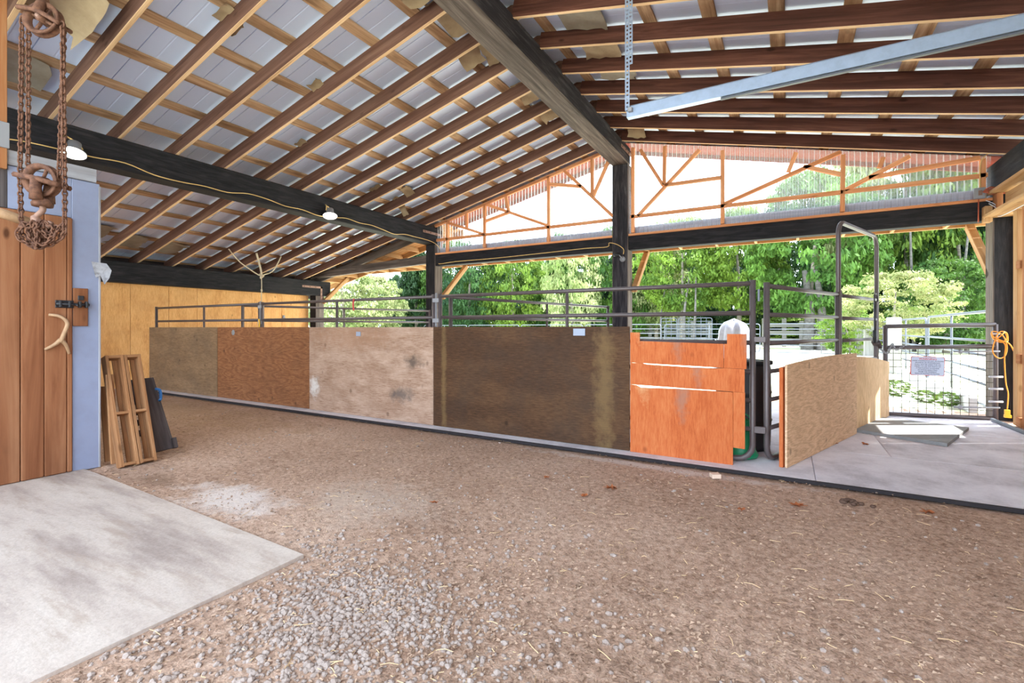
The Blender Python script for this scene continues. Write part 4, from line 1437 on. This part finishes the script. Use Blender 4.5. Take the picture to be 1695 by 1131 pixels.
tube('earth_wire', [(2.30, 8.99, 3.04), (2.30, 9.0, 2.72)], .008, M['copper'], eb, 6)

# ================================================================== THINGS BEHIND THE ORANGE BARRIER
bn = thing('barrel', 'black barrel half hidden behind the orange plywood', 'barrel', (-0.42, 5.45, 0))
m = MB()
m.lathe([(0, 0.02), (.23, .02), (.25, .06), (.26, .3), (.268, .32), (.26, .34), (.26, .58), (.268, .6), (.26, .62), (.255, .85), (.24, .90), (.1, .93), (0, .93)], (-.40, 5.50, 0), 28)
m.build('drum', M['black'], bn)
m = MB()
m.lathe([(.262, .88), (.272, .88), (.272, .915), (.255, .915)], (-.40, 5.50, 0), 28)
m.build('rim', M['hole'], bn)
m = MB()
rnd = random.Random(11)
k1, k2 = 18, 40
vs = []
for j in range(k1 + 1):
    u = j / k1
    r = (.27 + .10 * (1 - u)) * (1 if u < .82 else math.sqrt(max(0, 1 - ((u - .82) / .18) ** 2)) * .98 + .02)
    for i in range(k2):
        a = 2 * math.pi * i / k2
        fold = 1 + .10 * math.sin(7 * a + 2.2 * u) + .07 * math.sin(13 * a - 4 * u)
        vs.append((-1.02 + r * math.cos(a) * fold - .06 * (1 - u), 11.5 + r * math.sin(a) * fold, 1.50 * u - .06 + .02 * math.sin(5 * a) * u))
fs = [(j * k2 + i, j * k2 + (i + 1) % k2, (j + 1) * k2 + (i + 1) % k2, (j + 1) * k2 + i) for j in range(k1) for i in range(k2)]
m.add(vs, fs)
tag(m.build('sheeted_bale', M['tarp']), 'tall white sheeted bundle outside, showing above the orange plywood', 'bundle')
gb = thing('feed_tub', 'green plastic tub standing on the mat behind the orange plywood', 'tub', (-0.42, 5.02, 0.02))
m = MB()
m.lathe([(0, .025), (.155, .025), (.165, .05), (.15, .075), (.14, .09), (.125, .30), (.105, .36), (.06, .385), (0, .39)], (-.40, 5.07, 0), 26)
m.build('body', M['green'], gb)
tube('spout', [(-.50, 4.97, .07), (-.52, 4.93, .065)], .018, M['green'], gb, 8)
tube('handle', [(-.40 + .11 * math.cos(t), 5.07, .33 + .11 * math.sin(t)) for t in [k * math.pi / 8 for k in range(9)]], .008, M['green'], gb, 6)

# bits hanging on the rails
o = tube('red_lead', sweep([(-5.42, 4.825, 1.67), (-5.43, 4.82, 1.6), (-5.42, 4.82, 1.5)], 5), .012, M['red'], None, 6)
tag(o, 'short red strap hanging from the top rail', 'strap')
o = tube('yellow_tie', sweep([(-7.66, 4.80, 1.40), (-7.65, 4.80, 1.3), (-7.66, 4.80, 1.25)], 5), .014, M['yellow'], None, 6)
tag(o, 'yellow tie on the post between the left tube panels', 'tie')

# ================================================================== LEANING CRATES AND BOARDS BY THE TACK ROOM
def leaning_frame(label, y0, y1, zt, xb=-5.12, lean=.33, th=.10):
    """narrow open crate standing on end, leaning back: two side boards, three cross boards, two back slats"""
    t = thing('wooden_crate', label, 'crate', (xb, (y0 + y1) / 2, 0), 'narrow crates leaning by the tack room')
    L = math.hypot(zt, lean)
    d = Vector((-lean, 0, zt)).normalized()
    nb = Vector((zt, 0, lean)).normalized()      # outward face
    B = lambda s, y, o: Vector((xb, y, .012)) + d * s - nb * o
    for y in (y0 + .012, y1 - .012):
        plank('side_board', B(0, y, th / 2), B(L, y, th / 2), .024, th, M['crate_wood'], t, nb)
    for s in (.02, L * .47, L - .015):
        plank('cross_board', B(s, y0 + .024, th / 2), B(s, y1 - .024, th / 2), .026, th, M['crate_wood'], t, nb)
    for f in (.3, .72):
        y = y0 + (y1 - y0) * f
        plank('back_slat', B(.02, y, th + .008), B(L, y, th + .008), .035, .014, M['crate_wood'], t, nb)
    return t


leaning_frame('narrow wooden crate leaning by the blue wall, nearer one', 1.935, 2.075, .985)
leaning_frame('narrow wooden crate leaning by the blue wall, farther one', 2.08, 2.215, .985)
for (y0, xb, top, w, lb) in ((1.955, -5.30, .82, .06, 'thin loose board leaning behind the crates, front one'), (1.955, -5.44, .70, .05, 'thin loose board leaning behind the crates, rear one')):
    o = plank('loose_board', (xb, y0, .015), (xb - .12, y0 + .0, top), w, .022, M['crate_wood'], None, (1, 0, .2))
    tag(o, lb, 'board')
dk = thing('dark_board', 'dark grey board leaning behind the crates', 'board', (-5.45, 2.4, 0))
plank('board', (-5.44, 2.40, .015), (-5.80, 2.36, .72), .22, .025, M['dark_wood'], dk, (.9, 0, .45))
plank('foot', (-5.43, 2.51, .02), (-5.47, 2.51, .12), .04, .04, M['dark_wood'], dk)
for k in range(5):
    z = .2 + k * .1
    plank('rung', (-5.53 - .5 * (z - .1), 2.18, z), (-5.53 - .5 * (z - .1), 2.29, z), .03, .06, M['dark_wood'], dk)
bs = tube('blue_strap', sweep([(-5.66, 2.43, .62), (-5.66, 2.47, .60), (-5.64, 2.47, .52), (-5.62, 2.45, .50)], 5), .014, M['blue'], None, 6)
tag(bs, 'short blue strap on the dark leaning board', 'strap')

# ================================================================== LEAVES, OFFCUT, GRAVEL AND STRAW ON THE FLOOR
def dry_leaf(x, y, s, a, label, z=0.012):
    m = MB()
    rnd = random.Random(int(x * 1000))
    n = 14
    vs = [(0, 0, .004)]
    for k in range(n):
        t = 2 * math.pi * k / n
        r = s * (1.0 if k % 2 else .5) * rnd.uniform(.8, 1.15)
        vs.append((r * math.cos(t), r * math.sin(t) * .8, rnd.uniform(.0, .4) * s))
    fs = [(0, k + 1, (k + 1) % n + 1) for k in range(n)]
    m.add(vs, fs)
    m.add([(p[0], p[1], p[2] - .002) for p in vs], [tuple(reversed(f)) for f in fs])
    m.tube([(0, 0, .004), (-s * 1.1, -s * .3, .012)], .002, 4)
    o = m.build('dry_leaf', M['leaf_dry'])
    o.rotation_euler.z = a
    o.location = (x, y, z)
    tag(o, label, 'leaf', 'dry brown leaves on the floor')


for (x, y, s, a, lb, z) in ((-1.195, 3.597, .055, .4, 'brown leaf on the dirt in front of the orange plywood, larger of two close together', .012), (-1.306, 3.333, .04, 1.4, 'small brown leaf just in front of the larger leaf', .012), (-1.733, 3.579, .035, 2.2, 'small brown leaf on the dirt before the dark plywood', .012),
                              (0.06, 3.9, .06, 2.9, 'curled brown leaf on the dirt right of the pale offcut', .012), (-0.275, 3.617, .035, .9, 'little brown leaf near the pale offcut', .012), (0.816, 4.185, .05, .2, 'brown leaf beside the black rubber edging at right', .012),
                              (0.709, 6.227, .05, 1.2, 'brown leaf on the grey mat before the loose mat', .03), (0.424, 6.092, .05, 2.0, 'brown leaf at the foot of the tan plywood', .03), (-2.178, 2.661, .03, .5, 'small leaf scrap in mid aisle', .012)):
    dry_leaf(x, y, s, a, lb, z)
o = box('offcut', (-0.524, 4.314, .012), (.075, .07, .035), M['salt'], None, .004, Matrix.Rotation(.5, 3, 'Z'))
tag(o, 'small pale block lying by the black edging', 'block')
m = MB()
rnd = random.Random(8)
for k in range(14):
    m.lathe([(0, .012), (.014, .009), (.02, 0), (.01, -.01)], (.424 + rnd.uniform(-.09, .09), 4.15 + rnd.uniform(-.05, .05), .01), 6)
tag(m.build('dark_clump', M['clod']), 'small dark dirt clump near the rubber edging', 'clump', None, 'stuff')


def on_floor(x, y):
    """inside the dirt aisle and off the slab"""
    if y > 4.5 or x > 2.6:
        return False
    if x < -2.27 and y < 1.77:
        return False
    return not (x < -5.3 and y < 1.9)


def scatter(name, label, n, mat, shape, dens, seed):
    """loose bits strewn over the dirt, nearer ground more densely, as one object"""
    rnd = random.Random(seed)
    V_, F_ = [], []
    made = 0
    while made < n:
        rr = rnd.random()
        dist = 0.9 + 7.5 * rr ** 1.7
        ang = R(30) + rnd.uniform(-.86, .86)
        x, y = -math.sin(ang) * dist, math.cos(ang) * dist
        if not on_floor(x, y) or rnd.random() > dens(x, y):
            continue
        vs, fs = shape(rnd)
        a = rnd.uniform(0, 6.283)
        ca, sa = math.cos(a), math.sin(a)
        b = len(V_)
        z0 = dz(x, y)
        V_ += [(x + p[0] * ca - p[1] * sa, y + p[0] * sa + p[1] * ca, z0 + p[2]) for p in vs]
        F_ += [tuple(i + b for i in f) for f in fs]
        made += 1
    me = bpy.data.meshes.new(name)
    me.from_pydata(V_, [], F_)
    me.materials.append(mat)
    return tag(put(name, me), label, None, None, 'stuff')


bmi = bmesh.new()
bmesh.ops.create_icosphere(bmi, subdivisions=1, radius=1)
ICO_V = [v.co.copy() for v in bmi.verts]
ICO_F = [tuple(v.index for v in f.verts) for f in bmi.faces]
bmi.free()


def stone(rnd):
    s = rnd.choice((.006, .008, .009, .011, .013)) * rnd.uniform(.8, 1.3)
    sx, sy, sz = s * rnd.uniform(.8, 1.4), s * rnd.uniform(.7, 1.1), s * rnd.uniform(.5, .8)
    return [(v.x * sx * rnd.uniform(.85, 1.15), v.y * sy * rnd.uniform(.85, 1.15), v.z * sz + sz * .4) for v in ICO_V], ICO_F


def straw_bit(rnd):
    L = rnd.choice((.007, .009, .012, .015, .02, .035)) * rnd.uniform(.8, 1.2)
    w = rnd.uniform(.0006, .0012)
    z0, z1 = rnd.uniform(.004, .014), rnd.uniform(.004, .016)
    k = rnd.uniform(-.01, .01)
    return [(-L, -w, z0), (-L, w, z0 + .002), (0, k + w, (z0 + z1) / 2 + .005), (0, k - w, (z0 + z1) / 2 + .003), (L, -w, z1), (L, w, z1 + .002)], [(0, 3, 2, 1), (3, 4, 5, 2)]


def chip_bit(rnd):
    s = rnd.uniform(.004, .012)
    return [(-s, -s * .5, .003), (s, -s * .4, rnd.uniform(.003, .012)), (s * .8, s * .5, .008), (-s * .7, s * .4, rnd.uniform(.004, .012))], [(0, 1, 2, 3)]


def gravel_d(x, y):
    d = math.exp(-((x + 1.75) ** 2 / .5 + (y - 1.45) ** 2 / .45))
    n_ = noise.noise((x * 1.7, y * 1.7, 4)) * .5 + .5
    return min(1, 1.5 * d * n_ * n_ + 0.7 * d * d * n_ + .012 * n_ + .08 * max(0, n_ - .6))


scatter('gravel', 'loose grey gravel strewn over the dirt beside the concrete slab', 4400, M['stone'], stone, gravel_d, 21)
scatter('straw', 'scattered bits of pale straw on the dirt floor', 1700, M['straw'], straw_bit, lambda x, y: .5 + .5 * noise.noise((x, y, 7)), 22)
scatter('wood_chips', 'brown wood chips trodden into the dirt floor', 16000, M['chip'], chip_bit, lambda x, y: .6 + .8 * noise.noise((x * .8, y * .8, 2)), 23)

# ================================================================== OUTSIDE
def galv_panel(label, p0, p1, zt, n_rails, mids, group):
    zs = [zt - i * (zt - .15) / n_rails for i in range(n_rails)]
    return livestock_panel(label, p0, p1, zs, mids, group, 'galv', .021, 'panel', 'galvanised_panel', True)


galv_panel('galvanised tube panel with rounded corners just outside the wire gate', (2.62, 9.7), (2.80, 14.3), 1.5, 6, (2.4,), 'galvanised panels along the lane')
galv_panel('second galvanised tube panel along the lane beyond the wire gate', (2.80, 14.45), (2.86, 19.4), 1.48, 6, (2.4,), 'galvanised panels along the lane')
galv_panel('third galvanised tube panel along the lane, seen through the arch gate', (2.88, 19.6), (2.92, 24.6), 1.46, 6, (2.4,), 'galvanised panels along the lane')
galv_panel('farthest galvanised tube panel along the lane, at the paddock corner', (2.93, 24.8), (3.0, 29.8), 1.44, 6, (2.4,), 'galvanised panels along the lane')
for (x, y, w, h, lb) in ((2.62, 17.2, .34, 1.55, 'wide bleached wooden post beside the second lane panel'), (2.70, 22.6, .34, 1.5, 'wide bleached wooden post left in the arch gate view'), (2.75, 25.4, .3, 1.5, 'narrow bleached wooden post farther down the lane'), (2.80, 9.62, .24, 3.0, 'weathered round-edged post just outside the black right post')):
    o = xbox('fence_post', x - w / 2, x + w / 2, y - .06, y + .06, -.05, h, M['post_white'] if h < 2 else M['timber_grey'], None, .02)
    tag(o, lb, 'post', 'wooden fence posts along the lane')
kb = plank('kerb_board', (2.40, 9.6, .09), (2.62, 16.5, .07), .10, .22, M['kerb'])
tag(kb, 'pale board kerb along the foot of the lane panels', 'kerb')

# paddock panels across the meadow
row = [((-26, 30.5), (-21.2, 29.8)), ((-21, 29.8), (-16.2, 29)), ((-16, 29), (-11.2, 28.3)), ((-11, 28.3), (-6.2, 27.6)), ((-6, 27.6), (-1.2, 27)), ((-1.0, 27), (2.1, 26.6))]
names = ['leftmost', 'second', 'third', 'fourth', 'fifth', 'rightmost']
for (a, b), nm in zip(row, names):
    galv_panel('galvanised paddock panel across the meadow, %s in its row from the left' % nm, a, b, 1.45, 5, (2.4,), 'paddock panels across the meadow')
for k, (x, y, h) in enumerate([(-24, 40, 1.7), (-18, 39.5, 1.7), (-13.5, 39, 1.6), (-9.5, 38.5, 1.9), (-7.2, 38, 2.1), (-6.2, 38, 1.8), (-5.0, 38, 1.7), (-1.4, 37, 1.9), (-.2, 37, 1.9), (.8, 37, 1.7), (1.8, 37, 1.9), (2.8, 36.6, 2.6), (3.6, 36.4, 1.7)]):
    o = xbox('paddock_post', x - .13, x + .13, y - .1, y + .1, -.05, h, M['post_white'], None, .02)
    tag(o, 'bleached white paddock post far across the meadow', 'post', 'far white paddock posts')
for k, (a, b, y) in enumerate([(-24.5, -13.4, 39.3), (-13.3, -4.9, 38.5), (-1.5, 3.7, 36.9)]):
    t = thing('board_fence', ['white board fence far across the meadow, left stretch', 'white board fence far across the meadow, middle stretch', 'white board fence far across the meadow, right stretch'][k], 'fence', ((a + b) / 2, y - .2, 0))
    for z in (.45, .95, 1.4):
        plank('board', (a, y - .2, z), (b, y - .2, z), .04, .2, M['post_white'], t)
for k, (x, y) in enumerate([(-7.4, 33.0), (-6.3, 33.1), (-5.2, 33)]):
    o = galv_panel(['left', 'middle', 'right'][k] + ' one of three close-set white feeder panels in the meadow', (x, y), (x + 1.0, y), 1.9, 8, (.33, .66), 'hay feeder panels')
o = plank('low_kerb', (-.4, 22.5, .08), (3.0, 22.2, .08), .25, .22, M['kerb'])
tag(o, 'pale concrete kerb on the grass before the paddock panels', 'kerb')


# trees: crowns built from many small leaf quads gathered in clumps
def crown_mesh(name, n_clump, per, prof, leaf, seed, droop=0.0):
    """prof(h in 0..1) gives the relative radius; crown spans z 0..1, radius 1"""
    rnd = random.Random(seed)
    vs, fs = [], []
    for c in range(n_clump):
        h = rnd.random()
        r = prof(h)
        a = rnd.uniform(0, 6.283)
        q = r * math.sqrt(rnd.uniform(.25, 1.0))
        cx, cy, cz = q * math.cos(a), q * math.sin(a), h
        cr = rnd.uniform(.10, .2)
        for k in range(per):
            d = Vector((rnd.gauss(0, 1), rnd.gauss(0, 1), rnd.gauss(0, .45)))
            d = d.normalized() * cr * rnd.random() ** .4
            p = Vector((cx + d.x, cy + d.y, cz + d.z * .5 - droop * q))
            nrm = (Vector((d.x, d.y, abs(d.z) + .3 * cr)) + Vector((rnd.uniform(-1, 1), rnd.uniform(-1, 1), rnd.uniform(-.3, 1))) * cr).normalized()
            u = nrm.orthogonal().normalized()
            u = Matrix.Rotation(rnd.uniform(0, 6.28), 3, nrm) @ u
            w = nrm.cross(u)
            s = leaf * rnd.uniform(.6, 1.3)
            b = len(vs)
            vs += [p - u * s, p + w * s * .5, p + u * s, p - w * s * .5]
            fs.append((b, b + 1, b + 2, b + 3))
    me = bpy.data.meshes.new(name)
    me.from_pydata(vs, [], fs)
    return me


broad = lambda h: (math.sin(math.pi * min(1, h * .9 + .08)) ** .6)
cone = lambda h: max(.05, 1 - h) ** .85
round_ = lambda h: math.sin(math.pi * (h * .96 + .02)) ** .5
CR = {'broad': crown_mesh('crown', 240, 62, broad, .032, 1), 'broad2': crown_mesh('crown', 260, 58, round_, .03, 2), 'cone': crown_mesh('crown', 240, 56, cone, .035, 3, .12), 'shrub': crown_mesh('crown', 170, 90, round_, .026, 4)}
_cm = {}


def tree(label, x, y, h, rad, kind, leafmat, trunk_h, group, seed, name='leafy_tree', cat='tree', bark='bark', base=0.12):
    t = thing(name, label, cat, (x, y, -.05), group)
    key = (kind, leafmat)
    if key not in _cm:
        me = CR[kind].copy()
        me.materials.clear()
        me.materials.append(M[leafmat])
        _cm[key] = me
    o = put('foliage', _cm[key], None, (x, y, trunk_h))
    o.scale = (rad, rad, h - trunk_h)
    o.rotation_euler.z = seed * 1.7
    o.parent = t
    o.matrix_parent_inverse = t.matrix_basis.inverted()
    rnd = random.Random(seed)
    m = MB()
    top = (x + rnd.uniform(-.3, .3), y, h * .8)
    m.tube(sweep([(x, y, -.1), (x + rnd.uniform(-.1, .1), y, h * .35), top], 4), [base * (1 - .8 * i / 8) for i in range(9)], 8)
    m.build('trunk', M[bark], t)
    return t


T = 'tall trees across the meadow'
near = [('pale light-green tree at the far left beyond the meadow', -30.4, 26, 5.9, 3.4, 'broad2', 'leaf_d', .3), ('pale leafy tree beside the light-green one, nearer the dark conifer', -31.0, 30, 5.6, 2.8, 'broad', 'leaf_d', .3),
        ('low pale green tree beside the outer post', -41.0, 34, 5.0, 3.2, 'broad2', 'leaf_d', .3), ('dark conifer left of the middle post', -31.6, 36, 9.6, 3.6, 'cone', 'leaf_c', .2), ('mid-green broadleaf tree seen just left of the middle post', -29.0, 38, 9.8, 3.4, 'broad', 'leaf_b', .5),
        ('dark spreading tree just right of the middle post', -24.0, 34, 8.3, 3.2, 'broad2', 'leaf_c', .3), ('bright leafy tree under the left clear gable panel', -20.1, 35, 8.4, 3.0, 'broad', 'leaf_a', .4),
        ('pale dry-looking tree left of the centre post', -14.4, 34, 8.2, 2.3, 'broad2', 'leaf_d', .5), ('mid-green conifer left of the centre post', -17.6, 39, 9.6, 3.4, 'cone', 'leaf_b', .3),
        ('bushy green tree directly behind the centre post', -11.9, 37, 9.2, 3.2, 'broad', 'leaf_b', .4), ('pale-tipped tree just right of the centre post', -8.9, 38, 8.6, 2.6, 'broad2', 'leaf_d', 1.5), ('bright green maple right of the centre post', -6.4, 35, 8.8, 3.3, 'broad2', 'leaf_a', 2.4),
        ('spreading green tree above the steel corner posts', -2.9, 36, 9.2, 3.0, 'broad', 'leaf_a', 2.6), ('dark tree in the gap right of the corner posts', -0.5, 43, 10.5, 3.6, 'broad2', 'leaf_c', .6),
        ('large leafy tree seen left of the arch gate', 1.3, 33, 10.2, 3.6, 'broad', 'leaf_b', 2.2), ('tall pale-tipped tree inside the arch gate outline', 3.6, 36, 12.5, 2.2, 'broad2', 'leaf_d', 3.4),
        ('tall bright tree right of the arch gate', 6.0, 36, 13, 3.2, 'broad', 'leaf_a', 3.6), ('dark green tree beside the black right post', 8.6, 37, 13, 3.4, 'broad2', 'leaf_b', 1.0),
        ('rightmost tall dark tree behind the lane', 11.6, 40, 14, 4.0, 'broad', 'leaf_c', 1.0), ('bright understorey tree low behind the lane panels', 7.0, 32, 4.6, 2.4, 'broad2', 'leaf_b', .4)]
for i, (lb, x, y, h, r_, k, lm, th) in enumerate(near):
    tree(lb, x, y, h, r_, k, lm, th, T, i + 1, base=.2, bark='bark', name='conifer' if k == 'cone' else 'leafy_tree')
rnd = random.Random(77)
for i in range(26):
    x = -44 + i * 2.55 + rnd.uniform(-.8, .8)
    y = 47 + rnd.uniform(-2, 4)
    h = (8.4 if x < 1.5 else 13.0) + rnd.uniform(-.8, 1.2)
    tree('dark forest tree in the back row beyond the meadow', x, y, h, rnd.uniform(3.0, 3.9), rnd.choice(['broad', 'broad2', 'cone']), rnd.choice(['leaf_c', 'leaf_c', 'leaf_b']), .2, 'dark forest back row', 40 + i, 'forest_tree', base=.2)
for i in range(22):
    x = -43 + i * 2.7 + rnd.uniform(-1, 1)
    tree('low green bush at the forest edge beyond the meadow', x, 43 + rnd.uniform(-3, 1), rnd.uniform(2.4, 4.2), rnd.uniform(2, 3), 'shrub', rnd.choice(['leaf_b', 'leaf_c', 'leaf_a']), 0, 'forest edge bushes', 80 + i, 'bush', 'bush', base=.05)
tree('cream blossoming shrub behind the arch gate', 3.4, 22.0, 3.2, 1.9, 'shrub', 'leaf_e', .9, None, 120, 'blossoming_shrub', 'shrub', base=.09)
tree('bright green bush left of the cream blossoming shrub', 2.3, 25, 2.0, 1.3, 'shrub', 'leaf_a', .2, None, 121, 'bush', 'bush', base=.05)
for i, (x, y, h, r_) in enumerate([(-5.9, 33, 4.6, .12), (-5.35, 33, 4.6, .1), (.98, 32.6, 4.6, .34), (1.68, 32.6, 4.6, .28), (5.9, 33, 7.5, .1), (8.0, 33, 6.5, .1), (-7.6, 34, 4.2, .08)]):
    m = MB()
    m.tube(sweep([(x, y, -.1), (x + .15 * math.sin(i), y, h * .5), (x + .3 * math.cos(i), y, h)], 5), [r_ * (1 - .6 * k / 10) for k in range(11)], 8)
    lb = ['slim pale trunk right of the centre post, left of a pair', 'slim pale trunk right of the centre post, right of a pair', 'thick pale trunk left of the arch gate', 'thick pale trunk seen through the left of the arch gate', 'slender pale trunk right of the arch gate', 'slender pale trunk near the black right post', 'thin pale trunk just beside the centre post'][i]
    tag(m.build('bare_trunk', M['birch']), lb, 'trunk', 'pale trunks at the forest edge')
for i, (x, y, s) in enumerate([(1.75, 11.2, .28), (2.0, 10.4, .2), (2.2, 10.1, .22), (1.55, 12.4, .25), (1.3, 13.2, .3)]):
    tree(['weed tuft in the middle of the lane beyond the gate', 'small weed tuft at the lane edge', 'weed tuft nearest the lane kerb', 'weed tuft farther along the lane', 'weed tuft farthest along the lane'][i], x, y, s, s * .9, 'shrub', 'leaf_a', 0, 'weed tufts in the lane', 140 + i, 'weed_tuft', 'weed', base=.004)
